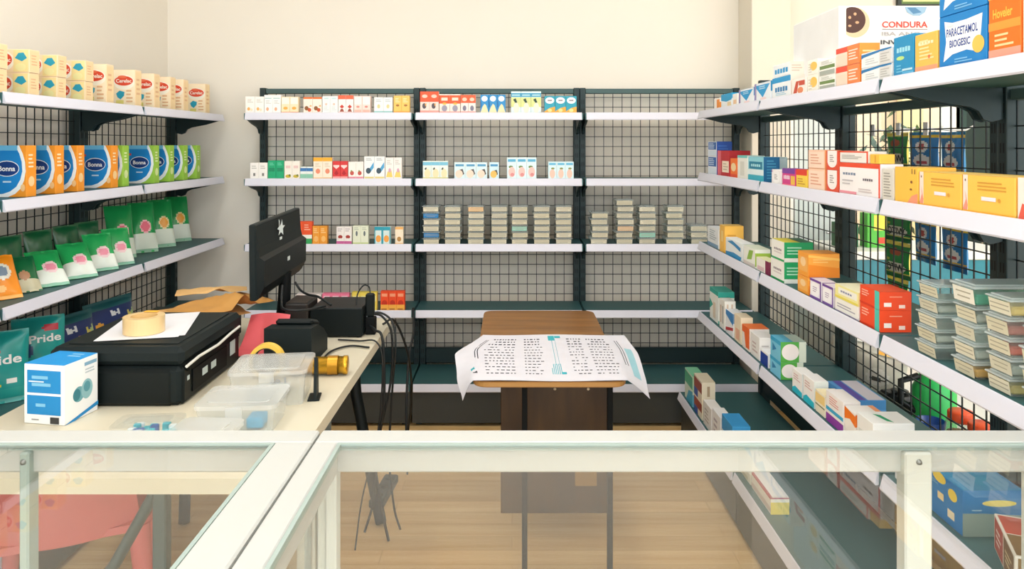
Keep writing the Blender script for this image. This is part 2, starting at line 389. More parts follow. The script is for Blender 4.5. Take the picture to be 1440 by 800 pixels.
# bay, shelf, x0, x1, count, top row, colour, decals, label ending, object name
BACK = [
 (0, 0, 345, 371, 2, 135.6, W1, [('l', '#C9C6BE', .2, .62, .85, .85, 3), ('e', '#F0B469', .35, .25, .16, .1), ('e', '#EDE3C8', .65, .2, .14, .08)], 'white cartons with an orange dot, left end of back top shelf', 'cereal_carton'),
 (0, 0, 371.3, 394.8, 2, 133.4, '#F4F5F3', [('r', '#B9D5D3', .1, .78, .9, .84), ('l', '#CFCFC9', .2, .5, .85, .72, 3), ('e', '#E9B28E', .4, .22, .17, .1)], 'tall white cartons with faint teal line, back top shelf', 'cereal_carton'),
 (0, 0, 395.2, 419.5, 2, 136, '#F7E3BE', [('r', '#F4F0E6', .08, .55, .92, .95), ('e', '#EFAE4B', .5, .3, .26, .09), band('#F0A27E', 0, .08)], 'cream cartons with an amber oval, back top shelf', 'cereal_carton'),
 (0, 0, 426.5, 452.5, 2, 136.5, '#F4E7DA', [band('#E8722F', .88, 1), ('e', '#8A5A2E', .35, .3, .22, .14), ('e', '#C4532C', .66, .2, .2, .12), ('r', '#F1B178', .7, .4, .9, .5)], 'orange-topped cartons with brown fruit, back top shelf', 'cereal_carton'),
 (0, 0, 453, 475, 2, 135, '#EDF1EF', [('r', '#BFE0E0', .2, .82, .8, .9), ('e', '#F1C9B4', .5, .52, .14, .07), ('l', '#D5DAD8', .2, .15, .85, .4, 3)], 'pale blue-white cartons between orange and red ones, back top shelf', 'milk_carton'),
 (0, 0, 475.4, 497, 2, 134, '#F6ECE8', [band('#EE6A48', .78, 1), ('p', '#C9402F', [(.2, .35), (.5, .48), (.8, .35), (.5, .26)]), ('p', '#9A4A3A', [(.2, .08), (.8, .08), (.62, .24), (.38, .24)]), band('#E2715C', 0, .05)], 'red-topped cartons with red fruit, back top shelf', 'cereal_carton'),
 (0, 0, 497.4, 521, 2, 135, '#F8DAD0', [('r', '#F7F0EA', .08, .5, .92, .95), ('e', '#DB8B80', .5, .37, .2, .06), ('r', '#F2B5A6', .1, .05, .9, .2)], 'pale pink cartons, back top shelf', 'cereal_carton'),
 (0, 0, 526, 552, 2, 136.6, '#EFF1EE', [band('#9CCBC8', 0, .13), ('e', '#DCD49A', .5, .42, .17, .13), ('l', '#BFC6C6', .2, .68, .8, .88, 2)], 'white cartons with a teal base, back top shelf', 'milk_carton'),
 (0, 0, 553.4, 576, 2, 134.4, '#F4C566', [('e', '#A66A2E', .5, .44, .22, .06), ('l', '#F8E2B0', .2, .6, .8, .88, 3), band('#F0A94E', 0, .12)], 'amber-yellow cartons, right end of left back top shelf', 'cereal_carton'),
 (0, 1, 351.4, 376, 2, 228.8, W1, [('r', '#7C7A76', .38, .18, .62, .36), ('l', '#C4C2BC', .2, .6, .8, .85, 2)], 'white cartons at left end of second back shelf', 'medicine_carton'),
 (0, 1, 376.6, 399, 2, 225.6, '#1FA875', [('r', '#178A61', .12, .4, .88, .6), ('l', '#6FD0AC', .2, .72, .8, .9, 2)], 'green cartons, left bay of second back shelf', 'medicine_carton'),
 (0, 1, 399.6, 421.6, 2, 226.4, '#F3EDE2', [('e', '#C9B33C', .5, .15, .36, .09), ('e', '#6E7B34', .7, .2, .14, .06), ('r', '#E8C9C4', .2, .6, .8, .75)], 'white cartons with yellow-green fruit, second back shelf', 'cereal_carton'),
 (0, 1, 422, 439.8, 2, 234.2, '#E9F0EC', [band('#3B79B5', .62, .88), band('#8DC7AE', .06, .4)], 'short cartons with a blue band, second back shelf', 'medicine_carton'),
 (0, 1, 440.4, 467, 2, 221.4, '#F6E9D6', [band('#F2B233', .82, 1), ('e', '#E98E6E', .5, .36, .24, .12), ('l', '#D8C8B0', .2, .55, .8, .76, 3), band('#F0C489', 0, .07)], 'cream cartons with a yellow top, second back shelf', 'cereal_carton'),
 (0, 1, 467.5, 489, 2, 226.6, '#D83A3A', [('p', '#F3D9D5', [(.1, .7), (.5, .56), (.9, .7), (.9, .78), (.1, .78)]), ('p', '#B3202A', [(.2, .3), (.5, .5), (.8, .3), (.5, .2)]), band('#F0A2A0', 0, .14)], 'red cartons, left bay of second back shelf', 'cereal_carton'),
 (0, 1, 489.5, 511, 2, 227.4, '#F5EFE8', [('e', '#C4534A', .5, .34, .26, .13), ('e', '#7D8A4A', .42, .46, .1, .05), band('#E58FA0', 0, .13)], 'white cartons with a red fruit, second back shelf', 'cereal_carton'),
 (0, 1, 511.8, 541, 2, 219.8, '#F3F4F2', [('p', '#4FA3D2', [(.3, .3), (.95, .75), (.95, .5), (.55, .25)]), ('e', '#3C5260', .42, .36, .24, .13), ('r', '#E5D58A', .05, .02, .95, .1), ('l', '#A9B4B8', .2, .8, .8, .93, 2)], 'tall white cartons with a blue swoosh, second back shelf', 'milk_carton'),
 (0, 1, 541.6, 565, 2, 221.6, '#F3EFEA', [('p', '#EBD06E', [(.1, .08), (.9, .08), (.75, .4), (.3, .34)]), ('e', '#D9A7BC', .55, .4, .15, .1), ('l', '#CFC9C2', .2, .66, .8, .9, 3)], 'tall white cartons with a yellow base, second back shelf', 'milk_carton'),
 (0, 2, 413, 438.6, 2, 311.6, '#EE5A2E', [band('#37A35D', 0, .25), band('#F2F1E8', .25, .42), ('l', '#F8B79A', .15, .6, .85, .9, 3)], 'red cartons with a green base behind the monitor', 'cereal_carton'),
 (0, 2, 439.2, 459.8, 2, 318, '#F0A038', [('e', '#F6BE6E', .5, .3, .3, .16), ('l', '#F8CE8E', .15, .6, .85, .9, 3)], 'plain orange cartons, third back shelf', 'cereal_carton'),
 (0, 2, 473, 494.6, 2, 318.6, '#EFE9E4', [('e', '#A3382F', .5, .42, .3, .1), ('r', '#F4EFE6', .4, .2, .6, .34), band('#C9639A', 0, .18), ('l', '#BDB6B8', .15, .7, .85, .92, 2)], 'white cartons with a red cap and magenta base, third back shelf', 'medicine_carton'),
 (0, 2, 496, 518, 2, 317.4, '#E4E9D2', [('e', '#5E6A6E', .5, .58, .13, .14), ('r', '#C3D090', 0, 0, 1, .1), ('l', '#B8BFA8', .2, .75, .8, .93, 2)], 'pale green cartons, third back shelf', 'medicine_carton'),
 (0, 2, 526.4, 549, 2, 319, '#D8E9E6', [band('#2E9FB5', .8, 1), ('e', '#EFA24A', .5, .32, .33, .2), ('r', '#3FA7BB', 0, 0, .12, .8), ('r', '#3FA7BB', .88, 0, 1, .8)], 'teal and white cartons with an orange circle, third back shelf', 'milk_carton'),
 (0, 2, 555.4, 567, 1, 319.2, '#F5E7CE', [('e', '#B88A4A', .5, .3, .26, .14), ('r', '#F0B668', 0, .86, 1, 1), ('r', '#EFC285', 0, 0, 1, .08)], 'single cream carton at right end of left bay third back shelf', 'cereal_carton'),
 (0, 3, 416, 451.5, 1, 414, '#EFE3DF', [band('#F2B7BE', 0, .5), ('l', '#D9B7B7', .1, .6, .9, .9, 3)], 'wide pale carton behind the monitor foot, fourth back shelf', 'medicine_carton'),
 (0, 3, 453, 490.8, 3, 412.8, '#EF7FA0', [band('#F4CE92', .0, .55), ('e', '#C2672F', .5, .32, .22, .12), ('r', '#F9D3DF', .15, .72, .85, .86)], 'pink cartons on fourth back shelf above the desk', 'cereal_carton'),
 (0, 3, 494.4, 530, 3, 411, '#ECD55C', [('r', '#F6EBA6', .12, .5, .88, .8), ('e', '#C9A93A', .5, .26, .25, .13)], 'yellow cartons on fourth back shelf above the desk', 'cereal_carton'),
 (0, 3, 535, 569, 3, 409.6, '#EE4E22', [('e', '#C7321A', .5, .38, .34, .15), band('#F6B24A', .0, .3), ('r', '#F9A07A', .15, .72, .85, .88), ('l', '#8E4A24', .1, .02, .9, .12, 1)], 'orange-red cartons on fourth back shelf above the desk', 'cereal_carton'),
 (1, 0, 590.6, 617, 2, 128.6, '#F3D9CF', [band('#EE5B34', .52, 1), ('e', '#F8C9B8', .5, .78, .3, .08), ('e', '#55525A', .45, .33, .22, .13), ('p', '#E9A24A', [(.5, .4), (.72, .46), (.6, .3)]), band('#F0A196', 0, .12)], 'tall red-topped cartons, left end of middle bay top shelf', 'milk_carton'),
 (1, 0, 617.6, 647.4, 2, 132.4, '#EFE0D6', [band('#F05A2A', .5, .94), ('r', '#F9D9C6', .2, .66, .8, .82), ('e', '#F2B84C', .5, .5, .2, .06), ('e', '#9A97A8', .5, .25, .26, .17), band('#F2A79B', 0, .09)], 'wide red-banded cartons, middle bay top shelf', 'milk_carton'),
 (1, 0, 648, 669, 2, 133.6, '#EDE3DE', [band('#F06338', .56, 1), ('e', '#F7CBB4', .5, .76, .32, .1), ('e', '#7E7C90', .5, .27, .25, .15), band('#F0A79E', 0, .1)], 'small red-topped cartons, middle bay top shelf', 'milk_carton'),
 (1, 0, 675.4, 711, 3, 133, '#2F8FCC', [('e', '#F3F7F8', .5, .78, .36, .15), ('p', '#EADFB2', [(.0, 0), (1, 0), (.7, .42), (.5, .5), (.25, .34)]), ('p', '#1F6FB0', [(0, .3), (.18, .36), (.1, .62), (0, .66)])], 'blue cartons with a white oval, middle bay top shelf', 'milk_carton'),
 (1, 0, 718.6, 761, 3, 128.4, '#DCEFEE', [band('#3A9CC4', .74, .92), ('r', '#A9D4DF', .1, .79, .9, .86), band('#D6DD92', .28, .72), ('p', '#2E4A3E', [(.2, .62), (.45, .68), (.62, .5), (.5, .42)]), ('e', '#F2E9D2', .52, .24, .28, .24)], 'tall white and light blue cartons, middle bay top shelf', 'milk_carton'),
 (1, 0, 765.6, 811, 3, 135, '#2EA0B8', [('e', '#F2F4F3', .5, .74, .42, .19), ('r', '#8E8A92', .3, .7, .7, .78), ('p', '#F2AE45', [(0, 0), (1, 0), (1, .38), (.5, .3), (0, .1)]), ('e', '#F6D98E', .5, .16, .2, .1)], 'teal cartons with a white oval, right end of middle top shelf', 'milk_carton'),
 (1, 1, 594.4, 630, 3, 226.4, '#E5F0EA', [band('#7CC3DD', .76, .94), ('p', '#3B4A40', [(.2, .56), (.4, .66), (.5, .48), (.38, .44)]), ('e', '#EFE0B4', .55, .3, .36, .26), band('#D9D79A', 0, .1)], 'white-blue cartons, left end of middle bay second shelf', 'milk_carton'),
 (1, 1, 638.6, 685, 3, 228.2, '#D9EEF3', [('r', '#4F9BC6', .12, .76, .88, .88), ('p', '#4E4A48', [(.5, .55), (.78, .6), (.92, .3), (.72, .2)]), ('e', '#F1D9C6', .45, .3, .34, .24)], 'light blue cartons in a tight row, middle bay second shelf', 'milk_carton'),
 (1, 1, 688, 701.6, 1, 228.2, '#CFEAF3', [('r', '#3F8FC0', .12, .76, .88, .88), ('p', '#4E4A48', [(.5, .5), (.78, .55), (.9, .28), (.7, .2)]), ('e', '#EFBF62', .45, .28, .34, .22)], 'lone light blue carton with yellow figure, middle bay second shelf', 'milk_carton'),
 (1, 1, 712.8, 754.6, 3, 221.4, '#DDF0F5', [('r', '#58AED3', .1, .8, .9, .92), ('e', '#6A8A4A', .4, .56, .22, .06), ('e', '#F0C4BC', .5, .32, .34, .24), ('e', '#D98D8D', .55, .2, .2, .08)], 'tall pale blue pink-figure cartons, middle bay second shelf', 'milk_carton'),
 (1, 1, 770.8, 807, 3, 227.2, '#D6EEF4', [('r', '#62B6DA', .1, .8, .9, .92), ('e', '#8A9A5A', .55, .6, .2, .06), ('e', '#EFC8B6', .5, .3, .32, .26)], 'pale blue cartons, right end of middle bay second shelf', 'milk_carton'),
]
for bay, s, a, b, n, top, col, dec, lab, nm in BACK:
    z = ZB[s] - .003; X0, X1 = wx(a, YB), wx(b, YB); w = (X1 - X0) / n - .0008
    h = wz(top, YB) - z
    d = .034 if w < .06 else .05
    me = carton_mesh(nm, w, d, h, col, F(*dec), .0008)
    for i in range(n):
        x = X0 + (X1 - X0) * (i + .5) / n
        L = lab if n == 1 else f'{which(i, n)} {lab}'
        carton(nm, L, (x, YB + R.uniform(0, .003), z), (w, d, h), col, {}, 0, lab if n > 1 else 'single cartons on the back shelves', 'box', me)

# ------------------------------------------------------------------ clear tubs with labels
CLEAR = glass('clear_plastic', (.93, .96, .94, 1), 1.35, .08, .16, (.86, .92, .9, 1))
LIDM = glass('lid_plastic', (.9, .95, .95, 1), 1.4, .15, .42, (.88, .93, .93, 1))
def tub_meshes(w, d, h):
    mb = MB(); t = .004
    def ring(z, s): return [(-w/2 + s, s, z), (w/2 - s, s, z), (w/2 - s, d - s, z), (-w/2 + s, d - s, z)]
    hb = h * .80
    vs = ring(0, .006) + ring(hb, .001); fs = [[0, 3, 2, 1]] + [[i, (i + 1) % 4, 4 + (i + 1) % 4, 4 + i] for i in range(4)]
    mb.add(vs, fs, CLEAR); body = mb.mesh('container')
    mb = MB(); mb.box(-w/2 - .003, w/2 + .003, -.003, d + .003, hb, hb + h * .10, LIDM, .002); mb.box(-w/2 + .004, w/2 - .004, .004, d - .004, hb + h * .10, h - .0006, LIDM, .002)
    return body, mb.mesh('lid')
def label_mesh(w, h, col, seed):
    mb = MB(); z0, z1 = h * .07, h * .74
    def y(z): return .006 - .005 * z / (h * .8) - .0012
    W = w * .45
    mb.add([(-W, y(z0), z0), (W, y(z0), z0), (W, y(z1), z1), (-W, y(z1), z1)], [[0, 1, 2, 3]], pm(col, .6))
    rr = random.Random(seed)
    for k in range(2):
        zc = z0 + (z1 - z0) * (.35 + .34 * k); e = W * (.5 + .4 * rr.random())
        mb.add([(-e, y(zc) - .0004, zc - h * .03), (e, y(zc) - .0004, zc - h * .03), (e, y(zc) - .0004, zc + h * .03), (-e, y(zc) - .0004, zc + h * .03)], [[0, 1, 2, 3]], pm('#A9A48F', .7))
    return mb.mesh('label')
def fill_mesh(w, d, h, col):
    mb = MB(); rr = random.Random(hash(col) % 99)
    mb.box(-w/2 + .009, w/2 - .009, .010, d - .010, .002, h * .5, pm(col, .6, var=.15, scale=60), .004)
    return mb.mesh('contents')
TUBC = {}
def tub(label, loc, dims, col, fill, rz=0, group=None, seed=0):
    k = dims
    if k not in TUBC: TUBC[k] = tub_meshes(*dims)
    g = thing('plastic_tub', label, 'container', loc, rz, group)
    put('container', TUBC[k][0], g); put('lid', TUBC[k][1], g)
    lk = (dims, col, seed % 4)
    if lk not in TUBC: TUBC[lk] = label_mesh(dims[0], dims[2], col, seed % 4)
    put('label', TUBC[lk], g)
    if fill:
        fk = (dims, fill)
        if fk not in TUBC: TUBC[fk] = fill_mesh(*dims, fill)
        put('contents', TUBC[fk], g)
    return g
CRM = ['#DDD6BC', '#D8D2B8', '#E3DDC6', '#D5D0BA']
TH = (wz(289, YB) - ZB[2] + .003) / 6
stk = [(606, 6), (636.5, 6), (669.5, 6), (702, 6), (731, 6), (762, 6), (792.5, 6)]
for k, (px, n) in enumerate(stk):
    for i in range(n):
        c = CRM[R.randrange(4)]
        if k == 0 and i in (1, 4): c = '#2E86C4'
        if k == 2 and i == 5: c = '#F0C896'
        if k == 4 and i == 2: c = '#A6D6C6'
        w = 'blue' if c == '#2E86C4' else 'peach' if c == '#F0C896' else 'mint' if c == '#A6D6C6' else 'cream'
        tub(f'clear tub with {w} label, {ORD[i]} up in {ORD[k]} stack from left, middle bay',
            (wx(px, YB) + R.uniform(-.002, .002), YB, ZB[2] - .003 + TH * i), (.088, .11, TH), c, '#B9B59C' if i % 2 else '#8F9C8C', 0, 'labelled tubs on the middle bay', R.randrange(9))
for k, (px, n) in enumerate([(843, 5), (879, 7), (910.5, 6), (949.5, 6), (983, 3)]):
    for i in range(n):
        c = CRM[R.randrange(4)]
        if (k, i) == (1, 2): c = '#EBC9A4'
        if (k, i) == (2, 1): c = '#9FD9C9'
        w = 'peach' if c == '#EBC9A4' else 'mint' if c == '#9FD9C9' else 'cream'
        tub(f'clear tub with {w} label, {ORD[i]} up in {ORD[k]} stack from left, right bay',
            (wx(px, YB) + R.uniform(-.005, .005), YB + .004, ZB[2] - .003 + .0342 * i), (.092, .11, .0342), c, '#B9B59C' if i % 2 else '#8F9C8C', 0, 'labelled tubs on the right bay', R.randrange(9))

# ================================================================== left wall shelves
def cereal(nm, w, d, h, tall):
    if tall:
        f = [('r', '#FBE7C6', .03, .02, .97, .98), ('e', '#F9F3E2', .5, .66, .47, .2), ('e', '#DE4B2F', .48, .70, .42, .13), ('t', '#FBF3E6', 'Cerelac', .48, .70, .7, .10),
             ('e', '#E8714E', .42, .81, .2, .035), ('p', '#2A9FBC', [(.14, .36), (.3, .44), (.52, .40), (.5, .3), (.34, .2), (.2, .26)]), ('r', '#E2D77C', .14, .08, .48, .18), ('l', '#E3B68A', .6, .1, .92, .48, 4)]
        t = [('e', '#E9C25A', .5, .5, .36, .36)]
    else:
        f = [('e', '#FAF3E4', .28, .5, .3, .42), ('e', '#DB4C31', .27, .55, .25, .30), ('t', '#FBF3E6', 'Cerelac', .27, .55, .42, .2), ('r', '#F3DD9C', .56, .04, .97, .96), ('p', '#2A9FBC', [(.6, .62), (.7, .84), (.84, .86), (.94, .62), (.8, .48)]), ('e', '#EFE6A8', .76, .24, .15, .16)]
        t = []
    return carton_mesh(nm, w, d, h, '#F8DDB6', {'F': f, 'R': [('r', '#F6D9A8', .05, .05, .95, .95), ('l', '#E6B98C', .2, .3, .85, .8, 4)], 'T': t})
XR_ = -1.672
z = ZB[0] - .003
meT = cereal('cereal_box', .098, .055, .165, True)
for i, px in enumerate([160, 199, 225, 247, 265, 295]):
    yb = -XR_ * FX / (CX - px); y = yb - .055
    carton('cereal_box', f'upright cream baby cereal box, {ORD[i]} along the left top shelf', (XR_ - .049, y, z), None, None, {}, 0, 'upright cereal boxes on the left top shelf', 'box', meT)
meL = cereal('cereal_box', .125, .055, .081, False)
for i, px in enumerate([10, 55, 93, 131]):
    y = -XR_ * FX / (CX - px) - .055
    for j in range(2):
        carton('cereal_box', f'{["lower", "upper"][j]} cream cereal box lying in the {ORD[i]} stack, left top shelf', (XR_ - .0625 + .002 * j, y, z + .0815 * j), None, None, {}, 0, 'lying cereal boxes on the left top shelf', 'box', meL)
def bonna(nm, c):
    c2 = '#F59B2C' if c == 'o' else '#9CCB4A'
    F_ = [('p', '#F3F7F7', [(0, 0), (.45, .0), (.66, .06), (.82, .16), (.93, .32), (.98, .5), (.96, .68), (.89, .84), (.78, 1), (0, 1)]), ('p', '#1B87CF', [(0, .05), (.3, .06), (.52, .11), (.7, .2), (.82, .34), (.88, .5), (.86, .68), (.79, .84), (.72, .92), (0, .92)]),
          ('r', '#6CBBE4', .0, .9, .73, 1), ('e', '#F3F7F7', .42, .55, .37, .155), ('e', '#163E82', .42, .55, .35, .14), ('t', '#FFFFFF', 'Bonna', .42, .55, .5, .1), ('r', '#CBE4F4', .3, .28, .55, .31), ('r', '#E0453A', .02, .74, .1, .79)]
    if c == 'o': F_ += [('e', '#F8C98C', .9, .18, .07, .07)]
    return carton_mesh(nm, .118, .05, .178, c2, {'F': F_, 'R': [('e', '#F7D29A' if c == 'o' else '#D9EBA8', .5, .3, .3, .1), ('l', '#FBE3BC' if c == 'o' else '#E3F0C4', .2, .55, .8, .85, 4)], 'T': [('r', '#2A8FD0', 0, 0, .75, 1)]})
z = ZB[1] - .003; meO, meG = bonna('milk_box', 'o'), bonna('milk_box', 'g')
for i, (px, c) in enumerate([(51, 'o'), (90, 'o'), (119, 'o'), (166, 'o'), (178, 'g'), (224, 'g'), (245, 'g'), (264, 'g'), (282, 'g')]):
    y = -XR_ * FX / (CX - px) - .05
    if i == 4: y += .028
    cn = {'o': 'orange', 'g': 'green'}[c]; k = i if c == 'o' else i - 4
    carton('milk_box', f'blue milk box with {cn} edge, {ORD[k]} of the {cn} ones, left second shelf', (XR_ - .059 + (-.004 if i == 4 else 0), y, z), None, None, {}, R.uniform(-.04, .04) if i not in (3, 4) else 0, f'blue and {cn} milk boxes', 'box', meO if c == 'o' else meG)

# ------------------------------------------------------------------ pouches
def pouch(nm, w, h, t, cols, emb=None, seed=0, crimp=.05, text=None):
    """soft sealed pouch: front towards -y, base at z=0"""
    rr = random.Random(seed); ph = [rr.uniform(0, 6) for _ in range(4)]
    def prof(u, v):
        e = min(max((v - crimp) / (1 - 2 * crimp), 0), 1)
        b = (math.sin(PI * min(max(u, 0), 1)) ** .5) * (math.sin(PI * e) ** .55) if 0 < u < 1 else 0
        return t / 2 * b * (1 + .1 * math.sin(9 * u + ph[0]) * math.sin(7 * v + ph[1])) + .0012 + .0022 * math.sin(16 * u + ph[2]) * (1 - b) * math.sin(5 * v + ph[3])
    def X(u, v):
        pin = 1 - .05 * math.sin(PI * v) ** 2
        return (u - .5) * w * pin
    mb = MB()
    def mf(u, v):
        c = cols[0][1]
        for vv, cc in cols:
            if v <= vv: c = cc; break
        if emb:
            for (cx, cy, rx, ry, cc) in emb:
                if ((u - cx) / rx) ** 2 + ((v - cy) / ry) ** 2 < 1: c = cc
        return pm(c, .28, spec=.5)
    mb.grid(lambda u, v: (X(u, v), -prof(u, v), v * h), 22, 30, None, matfn=mf)
    mb.grid(lambda u, v: (X(u, v), prof(u, v) if 0 < u < 1 else -prof(u, v), v * h), 22, 30, None, matfn=lambda u, v: pm(cols[-1][1], .3), flip=True)
    if text:
        tx, tc, cx, cy, wf, hf = text
        vs, fs, asp = glyphs(tx)
        mb.add([((cx - .5 + (q[0] - .5) * wf) * w, -prof(cx + (q[0] - .5) * wf, cy + (q[1] - .5) * hf) - .0012, (cy + (q[1] - .5) * hf) * h) for q in vs], fs, pm(tc, .4))
    return mb.mesh(nm)
GRN, DGR, WHT = '#1E9A52', '#146B3C', '#DDE9DC'
gp = pouch('refill_pouch', .12, .25, .045, [(.05, '#8DBFA4'), (.36, WHT), (1, GRN)], [(.55, .5, .22, .13, '#F2B9C0'), (.55, .5, .17, .1, '#E4607A')], 1)
gp2 = pouch('refill_pouch', .12, .25, .045, [(.05, '#8DBFA4'), (.36, WHT), (1, GRN)], [(.55, .5, .22, .13, '#E9D9A0'), (.55, .5, .17, .1, '#EBA02C')], 2)
gl = pouch('refill_pouch', .115, .17, .04, [(.06, '#8DC4AA'), (.4, '#E7EEE4'), (1, '#27A95B')], [(.55, .45, .24, .15, '#F4D3D6'), (.55, .45, .17, .1, '#EE93A8')], 3)
gd = pouch('refill_pouch', .10, .15, .04, [(.3, '#C9C2A2'), (1, '#18693E')], [(.5, .4, .2, .12, '#B98A66')], 4)
og = pouch('wipes_pack', .105, .17, .04, [(.06, '#F7B45E'), (1, '#F2911F')], [(.5, .58, .3, .2, '#E6E4D8'), (.5, .58, .2, .12, '#7F93A8'), (.4, .2, .15, .07, '#F8C27A')], 5)
def lean(nm, me, label, cat, group, x, yy, yaw, tilt, zshelf):
    """stand a pouch at (x, yy), turned by yaw about the vertical and leaning back by tilt"""
    rot = Matrix.Rotation(math.radians(yaw), 3, 'Z') @ Matrix.Rotation(-math.radians(tilt), 3, 'X')
    mn = min((rot @ v.co).z for v in me.vertices)
    o = put(nm, me, None, (x, yy, zshelf - mn + .0005), rot.to_euler())
    tag(o, label, cat, group); return o
z3 = ZB[2] - .003
for x, yy, me, l in [
    (-1.795, 3.36, gp, 'tall green pouch with a red-pink emblem, nearest of the upright row'), (-1.785, 3.55, gp, 'tall green pouch with pink emblem, second of the upright row'),
    (-1.785, 3.74, gp2, 'tall green pouch with an orange emblem, third of the upright row'), (-1.80, 3.96, gp2, 'tall green pouch with orange emblem, at far end of left third shelf')]:
    lean('refill_pouch', me, l, 'pouch', 'tall green pouches on the left third shelf', x, yy, 46, 17, z3)
for x, yy, me, l, t in [
    (-1.70, 2.70, gl, 'large pale green leaning pouch beside the orange packs', 46), (-1.69, 2.87, gl, 'second leaning green pouch with pink emblem from the orange packs', 42),
    (-1.70, 3.04, gl, 'third leaning green pouch with pink emblem from the orange packs', 30), (-1.72, 2.585, gd, 'dark green pouch squeezed beside the orange pack', 40),
    (-1.705, 3.18, gl, 'fourth small green pouch, in front of the tall upright row', 24)]:
    lean('refill_pouch', me, l, 'pouch', 'leaning green pouches on the left third shelf', x, yy, 52, t, z3)
for x, yy, l in ((-1.715, 2.47, 'orange wipes pack leaning next to the green pouches'), (-1.715, 2.31, 'orange wipes pack cut off by the left photo edge')):
    lean('wipes_pack', og, l, 'pack', 'orange packs on the left third shelf', x, yy, 54, 36, z3)
gb = pouch('refill_pouch', .12, .19, .04, [(.5, '#1B7A45'), (1, '#17603A')], None, 8)
for i, (x, yy) in enumerate([(-1.845, 2.68), (-1.845, 2.86), (-1.845, 3.04), (-1.845, 3.19)]):
    lean('refill_pouch', gb, f'{["nearest", "second nearest", "second farthest", "farthest"][i]} dark green pouch in the back row of left third shelf', 'pouch', 'back row of dark green pouches', x, yy, 70, 8, z3)
# fourth left shelf: teal detergent bags and navy strips of packs
z4 = ZB[3] - .003
tl = pouch('detergent_bag', .17, .24, .06, [(.06, '#6FBFB8'), (.2, '#2AA39B'), (1, '#1E9C98')], [(.3, .25, .18, .06, '#E9C84C'), (.7, .3, .1, .05, '#F1F1EC'), (.3, .72, .2, .05, '#B53A4A')], 6, .05, ('Pride', '#F2F4F4', .5, .6, .7, .13))
tl2 = pouch('detergent_bag', .17, .24, .06, [(.06, '#6FBFB8'), (1, '#24A19D')], [(.25, .5, .12, .1, '#1C3F6E'), (.72, .82, .16, .06, '#C93346')], 7, .05, ('Pride', '#F2F4F4', .6, .66, .6, .12))
for x, yy, me, l in ((-1.725, 2.46, tl, 'teal detergent bag at the left photo edge, left fourth shelf'), (-1.735, 2.68, tl2, 'teal detergent bag behind the blue and white box, left fourth shelf')):
    lean('detergent_bag', me, l, 'bag', 'teal detergent bags', x, yy, 40, 12, z4)
nv = pouch('snack_pack', .30, .19, .06, [(.1, '#2C4C5C'), (.80, '#1C3470'), (1, '#2B6A72')], [(.16, .4, .07, .14, '#E9A93A'), (.8, .5, .05, .14, '#D9CF6A'), (.3, .35, .05, .09, '#C7482E'), (.62, .38, .06, .12, '#E38A3C'), (.92, .5, .04, .18, '#BFD98E'), (.45, .66, .06, .06, '#E6ECF2'), (.56, .66, .04, .06, '#E6ECF2')], 9, .07, None)
for x, yy, l in ((-1.77, 2.93, 'navy snack pack with fruit print, nearer one behind the printer'), (-1.77, 3.25, 'navy snack pack with fruit print, farther one behind the printer')):
    lean('snack_pack', nv, l, 'pack', 'navy snack packs on the left fourth shelf', x, yy, 80, 12, z4)
# base shelf of the left unit
ob = pouch('snack_pack', .16, .24, .06, [(.1, '#F2A06A'), (1, '#EE6420')], [(.5, .4, .2, .12, '#F4C9A2')], 12)
lean('snack_pack', ob, 'glossy orange pack on the lowest left shelf, seen through the showcase', 'pack', None, -1.645, 2.33, 30, 10, BASEZ - .003)
# ================================================================== right shelves
XA = .9425
def right(nm, label, s, pf, pn, top, dep, col, dec, on=None, cat='box', group=None, x0=XA, z=None, h=None):
    """carton on the right-hand shelf s between photo columns pf (far) and pn (near), its face to the aisle"""
    yf, yn = x0 * FX / (pf - CX), x0 * FX / (pn - CX)
    zb = (ZR[s] if s < 4 else BASEZ) - .003 if on is None else on['top'] + .0006
    if h is None: h = wz(top, yn) - zb
    w = yf - yn - .002
    o = carton(nm, label, (x0, (yf + yn) / 2, zb), (w, dep, h), col, dec, -PI / 2, group or 'cartons on the right shelves', cat)
    return {'top': zb + h, 'o': o, 'w': w, 'h': h}
# --- top shelf
right('medicine_box', 'small orange and white box at the far end of right top shelf', 0, 1004, 1012, 137, .05, '#F4EFE8', {'F': [('r', '#F0923A', .5, 0, 1, .85)], 'R': [('r', '#F0923A', 0, 0, 1, .6)]})
right('medicine_box', 'white box with blue top, second from far end of right top shelf', 0, 1014, 1029, 130, .06, '#EDF1F1', {'F': [('p', '#22A2D6', [(0, .55), (.5, .4), (1, .5), (1, 1), (0, 1)]), ('r', '#F0D8A6', .6, .05, .95, .35)], 'T': [band('#22A2D6', 0, 1)], 'R': [('r', '#22A2D6', 0, .6, 1, 1)]})
right('medicine_box', 'plain white box with peach print near the far end, right top shelf', 0, 1030, 1037, 131, .06, '#F3F0EA', {'F': [('r', '#F1C9A0', .2, .15, .8, .5)]})
tri = {'F': [('p', '#1E9CD8', [(0, .88), (.95, .88), (.52, .18)]), ('l', '#BFE3F3', .3, .62, .75, .84, 2), ('r', '#9A8FBE', 0, .1, .12, 1), ('e', '#F3D8D8', .55, .12, .2, .07)], 'R': [('r', '#2B93C8', .0, .45, 1, 1)], 'T': [band('#2A6E96', 0, 1)]}
right('medicine_box', 'white box with blue triangle, farther of two on right top shelf', 0, 1039, 1060, 122, .06, '#EEF2F6', tri)
right('medicine_box', 'white box with blue triangle, nearer of two on right top shelf', 0, 1061, 1084, 113, .06, '#EEF2F6', tri)
